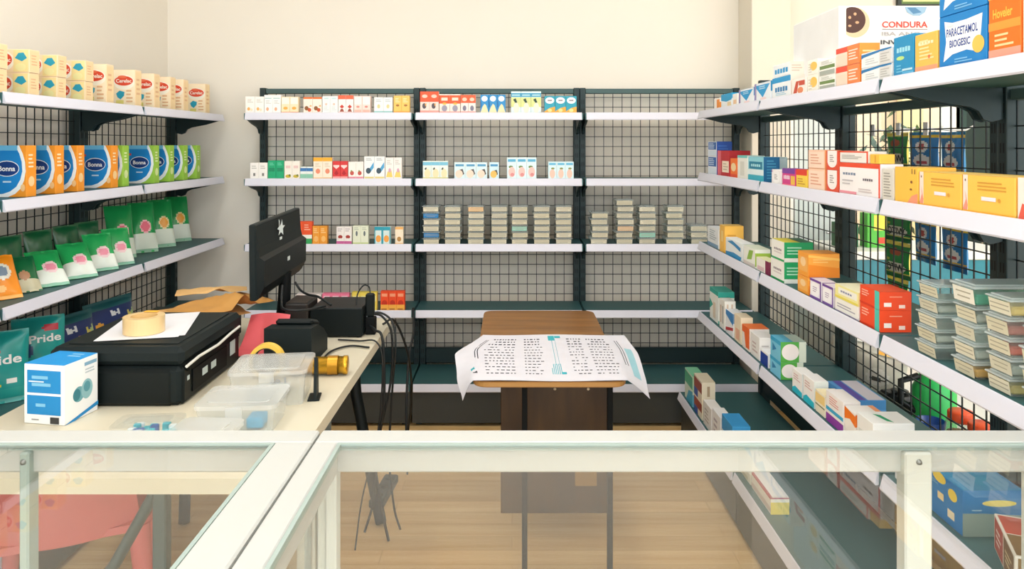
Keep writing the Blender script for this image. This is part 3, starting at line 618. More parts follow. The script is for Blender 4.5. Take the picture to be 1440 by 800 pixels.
c = {'F': [('r', '#1D9AD4', .0, .72, 1, .98), ('t', '#2A7FB6', '~', .5, .4, .7, .3), ('l', '#9FC9E0', .2, .1, .8, .25, 2)], 'R': [('r', '#E9DCCF', 0, 0, 1, 1), ('l', '#CDBBAA', .1, .2, .9, .8, 3)]}
a = right('medicine_box', 'lower white box with blue band, two-high stack on right top shelf', 0, 1086, 1112, 104, .055, '#F1F5F6', c)
right('medicine_box', 'upper white box with blue mark, two-high stack on right top shelf', 0, 1087, 1111, 86, .055, '#F1F5F6', {'F': [('t', '#1D9AD4', '~', .5, .45, .8, .5)], 'R': c['R']}, a)
right('medicine_box', 'low white box with red letters, right top shelf', 0, 1113.5, 1134, 108, .045, '#F3EEE6', {'F': [('p', '#C94A30', [(.1, .1), (.3, .85), (.5, .85), (.35, .1)]), ('r', '#C94A30', .5, .55, .9, .85), ('e', '#E98A5E', .6, .25, .2, .2)]})
b2 = {'F': [('e', '#F2C45C', .6, .55, .35, .3), ('l', '#D6CFC2', .1, .1, .5, .8, 4)], 'R': [('l', '#CFC7B8', .1, .2, .9, .8, 3)]}
a = right('medicine_box', 'lower cream box with yellow sun, right top shelf', 0, 1135.5, 1150, 103, .05, '#F4EFE2', b2)
right('medicine_box', 'upper cream box with yellow sun, right top shelf', 0, 1135.5, 1150, 82, .05, '#F6F1E6', b2, a)
g2 = {'F': [('r', '#6F8A4E', .05, .40, 1, .62), ('l', '#B9BDB2', .15, .68, .9, .92, 3), ('r', '#A9AFA6', .05, .02, 1, .3)], 'R': [('l', '#BDBDB6', .1, .1, .9, .9, 4)]}
a = right('medicine_box', 'lower white box with olive stripe, right top shelf', 0, 1151.5, 1174, 103, .05, '#F1F0EA', g2)
right('medicine_box', 'upper white box with olive stripe, right top shelf', 0, 1151.5, 1174, 80, .05, '#F3F2EC', g2, a)
o2 = {'F': [('r', '#E8513C', 0, .72, 1, 1), ('r', '#F2874A', .5, 0, 1, .98), ('r', '#F7D9C4', .05, .1, .45, .6), ('l', '#FBE0CF', .56, .2, .95, .8, 4)], 'R': [('r', '#F28A2E', 0, 0, 1, 1), ('l', '#F8C089', .15, .3, .85, .7, 2)], 'T': [band('#F28A2E', 0, 1)]}
a = right('medicine_box', 'lower orange and white box, two-high stack before the big white carton', 0, 1175.5, 1209, 88, .055, '#F4DFCB', o2)
right('medicine_box', 'upper orange and white box, two-high stack before the big white carton', 0, 1175.5, 1209, 60, .055, '#F4DFCB', o2, a)
w2 = {'F': [('p', '#2579B4', [(0, .62), (0, .9), (.7, 1), (1, 1), (1, .9), (.6, .84), (.08, .7)]), ('l', '#C9CFD2', .15, .15, .6, .6, 3), ('r', '#D9D9D6', .62, 0, 1, .86), ('l', '#B5B5B2', .66, .12, .96, .76, 4)], 'R': [('l', '#BDBDB8', .1, .2, .9, .8, 3)]}
a = right('medicine_box', 'lower white box with blue edge beside the light blue carton', 0, 1211, 1254, 88, .055, '#EFF1F0', w2)
right('medicine_box', 'upper white box with blue edge beside the light blue carton', 0, 1211, 1254, 65, .055, '#EFF1F0', w2, a)
right('medicine_box', 'bright blue carton with pale lettering, right top shelf', 0, 1256.5, 1285, 46, .055, '#1F8FC2', {'F': [('t', '#9FDCEB', '~', .5, .66, .7, .16), ('e', '#BFE58A', .35, .45, .2, .05), ('l', '#6FBFE0', .15, .08, .5, .3, 3), ('r', '#BFE3EE', .45, .12, .95, .17), ('r', '#57AEDB', .45, .0, 1, .1)]})
right('medicine_box', 'yellow-orange carton beside the bright blue one, right top shelf', 0, 1286.5, 1318.5, 42, .055, '#F9BE58', {'F': [('r', '#F4A27C', 0, 0, 1, .16), ('l', '#FCE0A6', .2, .3, .85, .85, 6), ('t', '#FBE9BE', '~', .5, .75, .7, .1), ('e', '#E07A4E', .65, .38, .05, .05)]})
para = {'F': [('p', '#F4F6F8', [(.1, .12), (.3, .24), (.6, .28), (.86, .2), (.92, .88), (.6, .84), (.3, .84), (.12, .9), (.16, .5)]), ('t', '#2B4C9A', 'PARACETAMOL', .5, .66, .66, .16), ('t', '#2B4C9A', 'BIOGESIC', .46, .44, .44, .14), ('e', '#F5C25A', .84, .34, .12, .16), ('l', '#7FC0EA', .35, .06, .75, .16, 2), ('e', '#DDE6EC', .26, .8, .08, .025)], 'T': [band('#2A7FBE', 0, 1)]}
a = right('medicine_carton', 'lower blue paracetamol carton with white label, right top shelf', 0, 1320.5, 1388, 6, .07, '#1682CB', para)
right('medicine_carton', 'upper blue paracetamol carton with white label, right top shelf', 0, 1320.5, 1388, None, .07, '#1682CB', para, a, h=a['h'])
right('medicine_carton', 'tall bright orange carton at the right photo edge, top shelf', 0, 1390, 1436, -24, .07, '#F0741F', {'F': [('r', '#F4A08A', 0, .0, 1, .14), ('r', '#F79A3C', 0, .42, 1, .54), ('t', '#FBC34E', 'Hoveler', .45, .66, .62, .14), ('l', '#FAD39A', .2, .16, .8, .38, 3), ('r', '#F9B04A', 0, .88, 1, .93)]})
right('medicine_carton', 'pale cream carton cut by the right photo edge, top shelf', 0, 1438, 1500, -20, .07, '#F4EBDD', {'F': [('l', '#D8CDB8', .2, .3, .8, .8, 4)]})
# --- second shelf
nb = {'F': [('r', '#2460AC', .06, .45, .94, .95), ('l', '#CFE0F2', .12, .5, .86, .9, 4), ('r', '#D9E6F2', .06, .05, .94, .38)], 'R': [('r', '#1C4A9C', 0, 0, 1, 1), ('l', '#3565B0', .1, .2, .9, .8, 3)], 'T': [band('#27539E', 0, 1)]}
a = right('medicine_box', 'lower navy and white box at the far end, right second shelf', 1, 995.5, 1008, 220, .07, '#E9EEF4', nb, x0=.945)
right('medicine_box', 'upper navy and white box at the far end, right second shelf', 1, 995.5, 1008, 199, .07, '#E9EEF4', nb, a, x0=.945)
right('medicine_box', 'crimson box with white label, right second shelf', 1, 1009, 1026, 212, .09, '#C22B34', {'F': [('r', '#E06A78', 0, 0, .3, 1), ('r', '#F4E4D0', .4, .16, .95, .6), ('l', '#C9B59E', .48, .22, .88, .54, 3)], 'R': [('r', '#A51F26', 0, .4, 1, 1), ('r', '#F3EBD8', .1, .02, .6, .36)], 'T': [band('#B0222A', 0, 1)]}, x0=.945)
right('medicine_box', 'narrow orange box between crimson and white boxes, right second shelf', 1, 1027, 1036, 223, .05, '#F0762F', {'F': [('e', '#F8D9A6', .5, .55, .4, .22), ('r', '#E04E2A', 0, 0, 1, .2)]})
right('medicine_box', 'off-white box with teal top beside the teal carton, right second shelf', 1, 1037, 1051, 219, .07, '#EDEDE4', {'F': [('r', '#6FC7C0', 0, .9, 1, 1), ('r', '#D9D9CE', .3, .15, .7, .75)], 'T': [band('#7CCAC2', 0, 1)]})
right('medicine_box', 'aqua carton with dark blue side, right second shelf', 1, 1052, 1074, 221, .06, '#8FD3DF', {'F': [('r', '#1F7E9C', .08, .5, .92, .8), ('t', '#A9E0E8', '~', .5, .65, .62, .14), ('r', '#E6F3F4', 0, .26, 1, .48), ('r', '#37AFC4', 0, 0, 1, .24)], 'R': [('r', '#14608E', 0, 0, 1, 1), ('l', '#3F8FB4', .2, .1, .8, .9, 7)], 'T': [band('#7FC6D6', 0, 1)]})
right('medicine_box', 'grey-blue box standing farther back, right second shelf', 1, 1078, 1089, 221, .05, '#A9C4C8', {'F': [('r', '#1D6E8E', 0, 0, .5, 1)], 'R': [('r', '#C7D6D6', .1, .05, .9, .95)]}, x0=1.0)
right('medicine_box', 'white box with arched grey label, right second shelf', 1, 1085, 1098, 239, .05, '#F1EDEB', {'F': [('e', '#FAF8F6', .5, .5, .42, .46), ('l', '#A9A2A2', .3, .3, .7, .7, 4), ('r', '#8F6FA0', 0, .8, .1, 1)]})
right('medicine_box', 'magenta and purple box, right second shelf', 1, 1100, 1118, 238, .05, '#D6408A', {'F': [('r', '#7E3F9E', 0, .72, 1, 1), ('r', '#F0BE4C', .68, .1, 1, .6), ('t', '#F6D9E8', '~', .36, .5, .5, .3), ('r', '#F07090', 0, 0, 1, .1)], 'T': [band('#8A4AA6', 0, 1)]})
right('medicine_box', 'yellow box with red top, right second shelf', 1, 1119.5, 1135, 239, .05, '#F4D24E', {'F': [('r', '#E0402A', 0, .68, 1, 1), ('l', '#C9962E', .15, .15, .85, .55, 3)], 'T': [band('#E0402A', 0, 1)]})
pb = {'F': [('r', '#F9DCC6', .05, .05, .95, .9), ('l', '#E4A98C', .15, .2, .8, .8, 4)], 'R': [('r', '#F3A66C', 0, .0, 1, 1), ('l', '#F7CFAE', .2, .2, .8, .8, 3)], 'T': [band('#F2B48A', 0, 1)]}
a = right('medicine_box', 'lower peach box of a two-high stack, right second shelf', 1, 1136.5, 1160, 238, .05, '#F7CDB0', pb)
right('medicine_box', 'upper peach box of a two-high stack, right second shelf', 1, 1136.5, 1160, 211, .05, '#F7CDB0', pb, a)
ov = {'F': [('r', '#E25438', 0, 0, 1, 1), ('r', '#F6F0EC', .1, .45, .9, 1), ('e', '#F6F0EC', .5, .45, .4, .32), ('l', '#9B8F8C', .3, .4, .7, .8, 4)], 'T': [band('#E25438', 0, 1)]}
a = right('medicine_box', 'lower narrow red box with white oval, right second shelf', 1, 1162, 1179, 240, .06, '#E25438', ov)
right('medicine_box', 'upper narrow red box with white oval, right second shelf', 1, 1162, 1179, 212, .06, '#E25438', ov, a)
wr = {'F': [('r', '#E8502E', 0, .86, 1, 1), ('r', '#E8502E', .965, 0, 1, 1), ('t', '#7F8FA6', '~', .26, .66, .34, .1), ('t', '#6F6A72', '~', .72, .52, .24, .09), ('l', '#C4BFC2', .08, .3, .4, .5, 2), ('r', '#EE9AA6', 0, .04, .45, .12), ('l', '#CFC4C4', .5, .12, .9, .26, 2)], 'T': [band('#F3E9E6', 0, 1)]}
a = right('medicine_box', 'lower wide white box with red border, right second shelf', 1, 1180.5, 1238, 231, .06, '#F5F1F0', wr)
right('medicine_box', 'upper wide white box with red border, right second shelf', 1, 1181, 1221, 213, .05, '#EFEBE4', {'F': [('r', '#E8502E', 0, .88, 1, 1), ('r', '#E8502E', .95, 0, 1, 1), ('l', '#A9A39C', .08, .3, .85, .7, 3)]}, a)
right('medicine_box', 'small yellow box standing behind on top, right second shelf', 1, 1223, 1237, 217, .04, '#F0BE45', {'F': [('r', '#D99A34', .5, .1, .62, .9)]}, a)
right('medicine_box', 'beige box with printed text beside the yellow cartons', 1, 1240, 1257, 238, .06, '#DAD5CA', {'F': [('l', '#9F9A90', .15, .1, .85, .9, 9)]})
yl = {'F': [('r', '#F3DFD2', 0, .0, .1, 1), ('p', '#E9967E', [(0, .1), (.06, .35), (.04, .6), (.1, .2), (.08, .0), (0, 0)]), ('e', '#5A3A2E', .05, .86, .012, .035), ('l', '#D69B3A', .3, .6, .86, .86, 3), ('r', '#EDE7F0', .38, .36, .66, .46), ('e', '#D99A3C', .72, .4, .03, .05), ('r', '#F2B23C', 0, 0, 1, .07)], 'T': [band('#F6D070', 0, 1)]}
right('medicine_carton', 'yellow carton with brown marks, farthest of three, right second shelf', 1, 1258, 1291, 236, .09, '#F6C04C', {'F': [('r', '#7A5A2E', .74, .82, .78, .96), ('r', '#7A5A2E', .86, .82, .9, .95), ('e', '#8A5A2E', .74, .6, .05, .04), ('e', '#8A5A2E', .72, .4, .05, .03), ('p', '#F29A76', [(.55, 0), (1, 0), (1, .3), (.75, .22)])], 'T': [band('#F6D070', 0, 1)]})
right('medicine_carton', 'yellow carton with pink-striped end, middle of three, right second shelf', 1, 1293, 1352, 245, .09, '#F6C354', yl)
right('medicine_carton', 'yellow carton with pink-striped end, nearest of three, right second shelf', 1, 1354, 1428, 250, .09, '#F6C354', yl)
right('medicine_carton', 'pink carton cut by the right photo edge, second shelf', 1, 1431, 1500, 254, .09, '#EFB0B4', {'F': [('r', '#F4E4DA', 0, 0, .14, 1), ('p', '#E0604E', [(0, 0), (.3, 0), (.3, .3), (.1, .4)])]})
# --- third shelf
X3 = .946
right('medicine_box', 'small white-grey box at the far end, right third shelf', 2, 995, 1010, 323, .05, '#E6E9EA', {'F': [('r', '#7FA0BC', 0, .02, 1, .2), ('l', '#A9B3B9', .2, .35, .85, .9, 5)]}, x0=.95)
right('medicine_box', 'tall amber box near the far end, right third shelf', 2, 1012, 1019, 318, .085, '#F2BC52', {'F': [('r', '#F4D38A', .3, .4, .7, .8)], 'R': [('l', '#D79B38', .15, .3, .85, .7, 4)], 'T': [band('#F4C868', 0, 1)]}, x0=X3)
right('medicine_box', 'white box with blue wave, right third shelf', 2, 1020.5, 1044, 343, .05, '#ECF0F0', {'F': [('p', '#2B86BC', [(.1, .8), (.5, .7), (.9, .5), (.9, .72), (.4, .95)]), ('p', '#2F8FC4', [(0, 0), (.9, 0), (.95, .22), (.5, .3), (0, .2)])], 'R': [('r', '#D5DAD8', 0, 0, 1, 1)]}, x0=X3)
right('medicine_box', 'white box with lime side and leaf, right third shelf', 2, 1045.5, 1062, 351, .06, '#EFF0E6', {'F': [('p', '#8FB84A', [(.3, .3), (.5, .85), (.85, .9), (.7, .4)]), ('r', '#D5CCC6', 0, 0, 1, .2)], 'R': [('r', '#A6C64B', 0, .1, 1, .8)], 'T': [band('#DDE3CE', 0, 1)]}, x0=X3)
right('medicine_box', 'low white box with maroon end, right third shelf', 2, 1063.5, 1082, 369, .04, '#F2EDE4', {'F': [('r', '#DFC0C4', .1, .1, .6, .4), ('r', '#7C1E46', .7, .0, 1, 1)], 'R': [('r', '#76193F', 0, 0, 1, 1), ('l', '#B86A88', .2, .15, .8, .7, 3)], 'T': [band('#E6E6B4', 0, 1)]}, x0=X3)
gb_ = {'F': [('r', '#F2F0E9', 0, .0, 1, .96), ('t', '#8B7F86', '~', .5, .55, .6, .14), ('r', '#D9CFCF', .2, .35, .8, .42), ('r', '#2AA05E', 0, 0, 1, .1)], 'R': [('r', '#18A060', 0, .0, 1, 1), ('r', '#E9EDE4', 0, 0, 1, .2), ('l', '#A6DFC0', .1, .35, .8, .8, 3)], 'T': [('r', '#EADB4E', 0, .0, 1, .55), ('r', '#1D6A48', 0, .55, 1, 1)]}
a = right('medicine_box', 'lower green and white box, two-high stack on right third shelf', 2, 1084, 1103, 369, .09, '#EDF0E8', gb_, x0=X3)
right('medicine_box', 'upper green and white box with yellow top, right third shelf', 2, 1085, 1103, 341, .10, '#EDF0E8', gb_, a, x0=X3)
ob_ = {'F': [('r', '#F4B25A', .1, .2, .9, .8), ('e', '#F8D19A', .5, .6, .25, .2)], 'R': [('p', '#EC8A1E', [(0, 0), (1, 0), (1, .4), (0, .55)]), ('l', '#F6BE6A', .15, .6, .85, .8, 2), ('p', '#F9C25E', [(0, .85), (1, .7), (1, .8), (0, .95)])], 'T': [band('#F0A040', 0, 1)]}
a = right('medicine_box', 'lower orange box, two-high stack on right third shelf', 2, 1121.5, 1137, 391, .06, '#F3A23C', ob_, x0=X3)
right('medicine_box', 'upper orange box, two-high stack on right third shelf', 2, 1122, 1137, 357, .10, '#F3A23C', ob_, a, x0=X3)
pu = {'F': [('e', '#FAF8FA', .45, .5, .4, .4), ('l', '#B4A4BE', .25, .35, .65, .65, 3), ('r', '#6E4496', 0, .88, 1, 1), ('r', '#6E4496', .9, 0, 1, 1), ('r', '#7C5AA6', 0, 0, 1, .14)], 'R': [('r', '#CFC3CF', .05, .0, .95, 1), ('l', '#A795AE', .2, .2, .8, .8, 3)], 'T': [('r', '#E4DCE6', .1, 0, .9, 1), ('r', '#8A62A8', 0, 0, .1, 1)]}
right('medicine_box', 'white box with purple edges, farther of two, right third shelf', 2, 1139, 1155, 397, .045, '#F1ECF2', pu, x0=X3)
right('medicine_box', 'white box with purple edges, nearer of two, right third shelf', 2, 1156.5, 1172, 405, .045, '#F1ECF2', pu, x0=X3)
a = right('medicine_box', 'low white box under the pale yellow carton, right third shelf', 2, 1174, 1207, 432, .07, '#F3F1EA', {'F': [('l', '#A9A6B0', .1, .3, .9, .7, 2), ('r', '#9C90B4', 0, 0, 1, .08)]}, x0=X3)
right('medicine_box', 'pale yellow carton beside the red and teal boxes', 2, 1174, 1207, 412, .075, '#F3EBA0', {'F': [('r', '#F6F4E8', .15, .35, .95, .85), ('t', '#8A90B0', '~', .5, .6, .5, .18), ('r', '#EBDD62', 0, 0, 1, .18)], 'T': [band('#EEE9C4', 0, 1)], 'R': [('r', '#EFE6A0', 0, 0, 1, 1)]}, a, x0=X3)
rt = {'F': [('r', '#4FC4B4', .74, 0, .96, 1), ('l', '#F9B9A2', .1, .45, .55, .85, 3), ('r', '#D83A1C', 0, 0, .7, .1)], 'R': [('r', '#EE4A1C', .0, 0, 1, 1), ('r', '#F3E9E2', .12, .2, .36, .42), ('r', '#F6D9CF', .6, .12, .8, .3), ('l', '#F59A7C', .3, .68, .8, .8, 1)], 'T': [band('#E8512A', 0, 1)]}
a = right('medicine_box', 'lower red-orange box with teal stripe beside the clear tubs', 2, 1209, 1238, 437, .08, '#EE4F27', rt, x0=X3)
right('medicine_box', 'upper red-orange box with teal stripe beside the clear tubs', 2, 1209, 1238, 411, .08, '#EE4F27', rt, a, x0=X3)
# tubs on the third shelf
z = ZR[2] - .003
RT = [('nearest the red boxes', 1286, 1313, .0338, 5, [None, None, None, None, None]), ('second from the red boxes', 1338, 1368, .0375, 4, ['#E6A83C', None, None, None]),
      ('third from the red boxes', 1384, 1417, .038, 5, ['#C9B060', None, '#C8553F', '#B86A5E', '#C9A94A']), ('at the right photo edge', 1434, 1474, .038, 4, [None, '#D8C070', None, None])]
for k, (nm, pf, pn, h, n, fills) in enumerate(RT):
    yf, yn = .942 * FX / (pf - CX), .942 * FX / (pn - CX); w = yf - yn
    for i in range(n):
        tub(f'clear tub, {ORD[i]} from bottom, in the right-shelf stack {nm}', (.946 + R.uniform(-.003, .004), (yf + yn) / 2 + R.uniform(-.002, .002), z + h * i), (round(w, 4), .125, h), CRM[(i + k) % 4], fills[i] or ('#B9BDB4' if i % 2 else None), -PI / 2, 'labelled tubs on the right third shelf', i + k)
yf, yn = .942 * FX / (1338 - CX), .942 * FX / (1368 - CX)
tub('larger clear tub with green contents, on top of the second right-shelf stack', (.943, (yf + yn) / 2, z + .0375 * 4), (.078, .19, .046), '#EFEBDC', '#1F9A78', -PI / 2, 'labelled tubs on the right third shelf', 3)
# --- fourth shelf
tw = {'F': [('r', '#2FA596', 0, .86, 1, 1), ('p', '#2FA596', [(0, .3), (.4, .5), (0, .65)]), ('r', '#E4D4BE', .4, .1, .7, .6)], 'R': [('r', '#E2E4DC', 0, 0, 1, .82), ('r', '#2FA596', 0, .82, 1, 1), ('r', '#3AA99A', 0, .0, 1, .1)], 'T': [band('#3FAF9F', 0, 1)]}
right('medicine_box', 'tall white and teal box at the far end, right fourth shelf', 3, 998, 1010, 411, .075, '#EEF0EA', tw, x0=.955)
right('medicine_box', 'white box with beige bars, second from far end, right fourth shelf', 3, 1011.5, 1019, 424, .05, '#EFEDE6', {'F': [('r', '#C9AE94', .2, .2, .4, .8), ('r', '#8A8A86', .6, .2, .75, .8)], 'R': [('r', '#D8C2AC', .2, .2, .35, .9), ('r', '#D8C2AC', .6, .2, .75, .9)]}, x0=.95)
right('medicine_box', 'blue, red and white box, right fourth shelf', 3, 1020.5, 1031, 442, .05, '#EDEFF2', {'F': [('p', '#3E86C4', [(0, .8), (1, .5), (1, 1), (0, 1)]), ('p', '#C23A3E', [(0, .1), (1, .3), (1, .42), (0, .24)])], 'R': [('r', '#6F9CC9', 0, .6, 1, 1)]}, x0=.95)
right('medicine_box', 'cream box, right fourth shelf', 3, 1032.5, 1042, 447, .05, '#EFE0C4', {'F': [('r', '#E9B69A', .2, .1, .8, .5)], 'R': [('r', '#D9A98A', .2, .15, .3, .6), ('r', '#D9A98A', .5, .15, .6, .6)]}, x0=.95)
right('medicine_box', 'white box with orange ribbon top, right fourth shelf', 3, 1043.5, 1054, 463, .08, '#F0EAE2', {'F': [('p', '#EB6A2C', [(0, 1), (1, 1), (1, .1), (.5, .1), (.3, .7), (0, .7)])], 'R': [('r', '#F0D8C8', .1, .1, .9, .6)], 'T': [band('#EF7B3C', 0, 1)]}, x0=.95)
right('medicine_box', 'plain white box before the orange-topped one, right fourth shelf', 3, 1055.5, 1068, 475, .06, '#EDEBE8', {'F': [('l', '#C9B6B4', .2, .2, .8, .7, 3)], 'R': [('l', '#C3BFBC', .15, .3, .85, .7, 3)]}, x0=.95)
right('medicine_box', 'low white box with navy face, right fourth shelf', 3, 1069.5, 1080, 498, .06, '#EDEFF0', {'F': [('r', '#1E3F9A', 0, 0, 1, .85)], 'R': [('r', '#D8C6A6', .1, .1, .6, .25)]}, x0=.95)
lb = {'F': [('r', '#7CC8E6', 0, 0, 1, 1), ('p', '#2A7FB0', [(.2, .3), (.6, .5), (.2, .7)]), ('r', '#39A5CF', 0, .8, 1, 1)], 'R': [('r', '#56AE4A', 0, .0, 1, 1), ('e', '#F1E9E6', .38, .5, .34, .4), ('r', '#DDE6D6', .72, 0, 1, 1)], 'T': [('r', '#5FB8D8', 0, 0, 1, .5), ('r', '#C4D8CE', 0, .5, 1, 1)]}
a = right('medicine_box', 'lower light blue box with green side, two-high stack, right fourth shelf', 3, 1083, 1098, 510, .08, '#8CCBE0', lb, x0=.95)
right('medicine_box', 'upper light blue box with green side, two-high stack, right fourth shelf', 3, 1083.5, 1098, 481, .09, '#8CCBE0', lb, a, x0=.95)
wt = {'F': [('l', '#D6AFAE', .15, .55, .85, .85, 3), ('p', '#2FBBD0', [(.0, 0), (1, 0), (1, .22), (.3, .3), (0, .16)])], 'R': [('r', '#DCE4E4', 0, 0, 1, 1), ('l', '#B9C4C6', .2, .3, .8, .8, 3)]}
right('medicine_box', 'white box with teal base, farther of two, right fourth shelf', 3, 1114, 1128, 527, .045, '#F2F0EE', wt, x0=.95)
right('medicine_box', 'white box with teal base, nearer of two, right fourth shelf', 3, 1129.5, 1145, 537, .045, '#F2F0EE', wt, x0=.95)
right('medicine_box', 'low cream and yellow box, right fourth shelf', 3, 1146.5, 1160, 557, .06, '#EFE6CE', {'F': [('r', '#F1D28A', 0, .5, 1, .9), ('r', '#6F7A52', 0, .34, 1, .4)], 'T': [band('#F0E2B8', 0, 1)]}, x0=.95)
right('medicine_box', 'wide white box with purple base and blue stripe, right fourth shelf', 3, 1161.5, 1186, 566, .05, '#F2EDEA', {'F': [('r', '#8E3FA0', 0, 0, 1, .28), ('r', '#3FA9D0', 0, .38, 1, .5), ('l', '#E09A90', .2, .6, .85, .9, 4)], 'T': [band('#F2EDEA', 0, 1)]}, x0=.95)
right('medicine_box', 'flat blue and purple box lying behind, right fourth shelf', 3, 1163, 1200, 545, .10, '#4B93D0', {'T': [('r', '#5A4AA6', 0, .15, 1, .4), ('r', '#C9C4CE', 0, .45, 1, .95)], 'R': [('r', '#6FA8DC', 0, 0, 1, .5)]}, x0=1.03, h=.06)
right('medicine_box', 'white box with orange ribbon, near the showcase, right fourth shelf', 3, 1187.5, 1203, 582, .08, '#F1ECE6', {'F': [('p', '#F07A22', [(0, .6), (.5, .7), (1, .55), (1, .9), (0, 1)])], 'R': [('p', '#F07A22', [(0, .55), (1, .8), (1, 1), (0, .95)])], 'T': [('r', '#F1EDE8', 0, 0, 1, .8), ('r', '#F0A070', 0, .8, 1, 1)]}, x0=.95)
right('medicine_box', 'white box with green stroke, next to the showcase rail, right fourth shelf', 3, 1205, 1228, 596, .11, '#F0F0EC', {'T': [('p', '#23A070', [(.2, .3), (.8, .42), (.9, .55), (.3, .45)])], 'F': [('r', '#D9DDD8', .1, .1, .9, .6)]}, x0=.95)
tb = {'F': [('e', '#F0D24C', .32, .9, .2, .12), ('e', '#F0D24C', .72, .72, .13, .13), ('r', '#F0D8A0', .28, .42, .46, .58), ('r', '#F3E3C0', .58, .18, .78, .36), ('l', '#7FBBDC', .05, .7, .3, .8, 2)], 'R': [('r', '#0F77B4', 0, .5, 1, 1), ('p', '#8FA59C', [(0, 0), (1, 0), (1, .46), (.35, .5), (0, .5)]), ('e', '#E8D66C', .6, .72, .28, .07), ('l', '#9FC9DC', .15, .54, .4, .6, 1)], 'T': [band('#138BC0', 0, 1)]}
right('glove_box', 'blue carton with yellow labels seen through the showcase glass', 3, 1306, 1354, 690, .13, '#1279BE', tb, x0=.955)
st = {'F': [('r', '#B8412A', .03, .05, .46, .95), ('r', '#7A5526', .5, .05, .97, .95), ('l', '#F0D8CE', .12, .25, .4, .75, 3), ('l', '#D9C79E', .58, .3, .9, .7, 3)], 'T': [('r', '#C04A30', .04, .04, .48, .96), ('r', '#83602E', .5, .04, .97, .96), ('t', '#F3E3DC', '~', .26, .5, .3, .3), ('t', '#E4D6B4', '~', .74, .5, .34, .3)], 'R': [('r', '#8A6A36', .05, .05, .95, .95)]}
carton('sachet_pack', 'red and brown pack beside the blue carton, under the showcase glass', (.958, 1.42, ZR[3] + .0008), (.17, .11, .07), '#E9E2D4', st, -PI / 2 - .40, None, 'pack')
right('medicine_box', 'white carton between the blue carton and flat pack, right fourth shelf', 3, 1258, 1300, None, .07, '#E9EDF0', {'F': [('r', '#2F7FB0', .5, 0, 1, .4), ('l', '#9FB2BE', .1, .5, .9, .9, 3)], 'T': [('r', '#DCE3E8', 0, 0, 1, 1)]}, x0=.955, h=.05)
# --- base shelf
XBs = .848
right('medicine_box', 'green and white box at the far end, right lowest shelf', 4, 963, 974, 530, .06, '#DDE9D8', {'F': [('r', '#5DB08A', 0, .55, 1, .95), ('p', '#49A8C8', [(.2, 0), (1, 0), (1, .5), (.5, .4)])], 'R': [('r', '#BBD9B8', 0, .5, 1, 1), ('r', '#6FB8D4', 0, 0, 1, .4)], 'T': [band('#7CC29A', 0, 1)]}, x0=XBs)
bc = {'F': [('r', '#9A4A3A', 0, .4, 1, .9), ('r', '#3A5AA8', 0, 0, .5, .4)], 'R': [('r', '#E6DCC4', 0, 0, 1, 1), ('r', '#B09A7C', .4, .3, .6, .8)], 'T': [band('#D8CDB4', 0, 1)]}
a = right('medicine_box', 'lower cream and brown box of a stack, right lowest shelf', 4, 976, 987, 567, .06, '#E6DCC6', bc, x0=XBs)
right('medicine_box', 'upper cream and brown box of a stack, right lowest shelf', 4, 976, 987, 538, .06, '#E6DCC6', bc, a, x0=XBs)
right('medicine_box', 'white box before the cream stack, right lowest shelf', 4, 989, 1000, 576, .05, '#E9E6E2', {'F': [('l', '#B9AFA9', .2, .2, .8, .8, 4)], 'R': [('r', '#D4CDC6', .2, .2, .8, .8)]}, x0=XBs)
right('medicine_box', 'second white box before the cream stack, right lowest shelf', 4, 1001.5, 1013, 588, .05, '#ECEAE8', {'F': [('l', '#B5AAB0', .2, .2, .8, .8, 3)]}, x0=XBs)
right('medicine_box', 'flat blue box next to the showcase rail, right lowest shelf', 4, 1015, 1030, 600, .07, '#3B96CE', {'F': [('r', '#E4EDF2', 0, 0, .6, .6)], 'R': [('r', '#DDE6EC', 0, 0, .4, .8)]}, x0=XBs)
right('medicine_box', 'long cream and yellow box seen through glass, right lowest shelf', 4, 1057, 1084, 700, .062, '#E9E3D8', {'F': [('r', '#C9686A', 0, .86, 1, 1), ('r', '#D9C4B8', 0, .1, 1, .4)], 'R': [('r', '#E6D25A', 0, .0, 1, .72), ('r', '#F0EBD8', 0, .72, 1, .92), ('r', '#B9606A', 0, .92, 1, 1)], 'T': [('r', '#F1EEEA', .0, .12, .95, 1), ('r', '#B9606A', 0, 0, 1, .1)]}, x0=.862)
right('medicine_box', 'pale cream box behind the yellow one through glass, right lowest shelf', 4, 1040, 1055, 668, .05, '#EEE9D6', {'F': [('r', '#D9D3B4', .2, .1, .8, .5)]}, x0=.862)

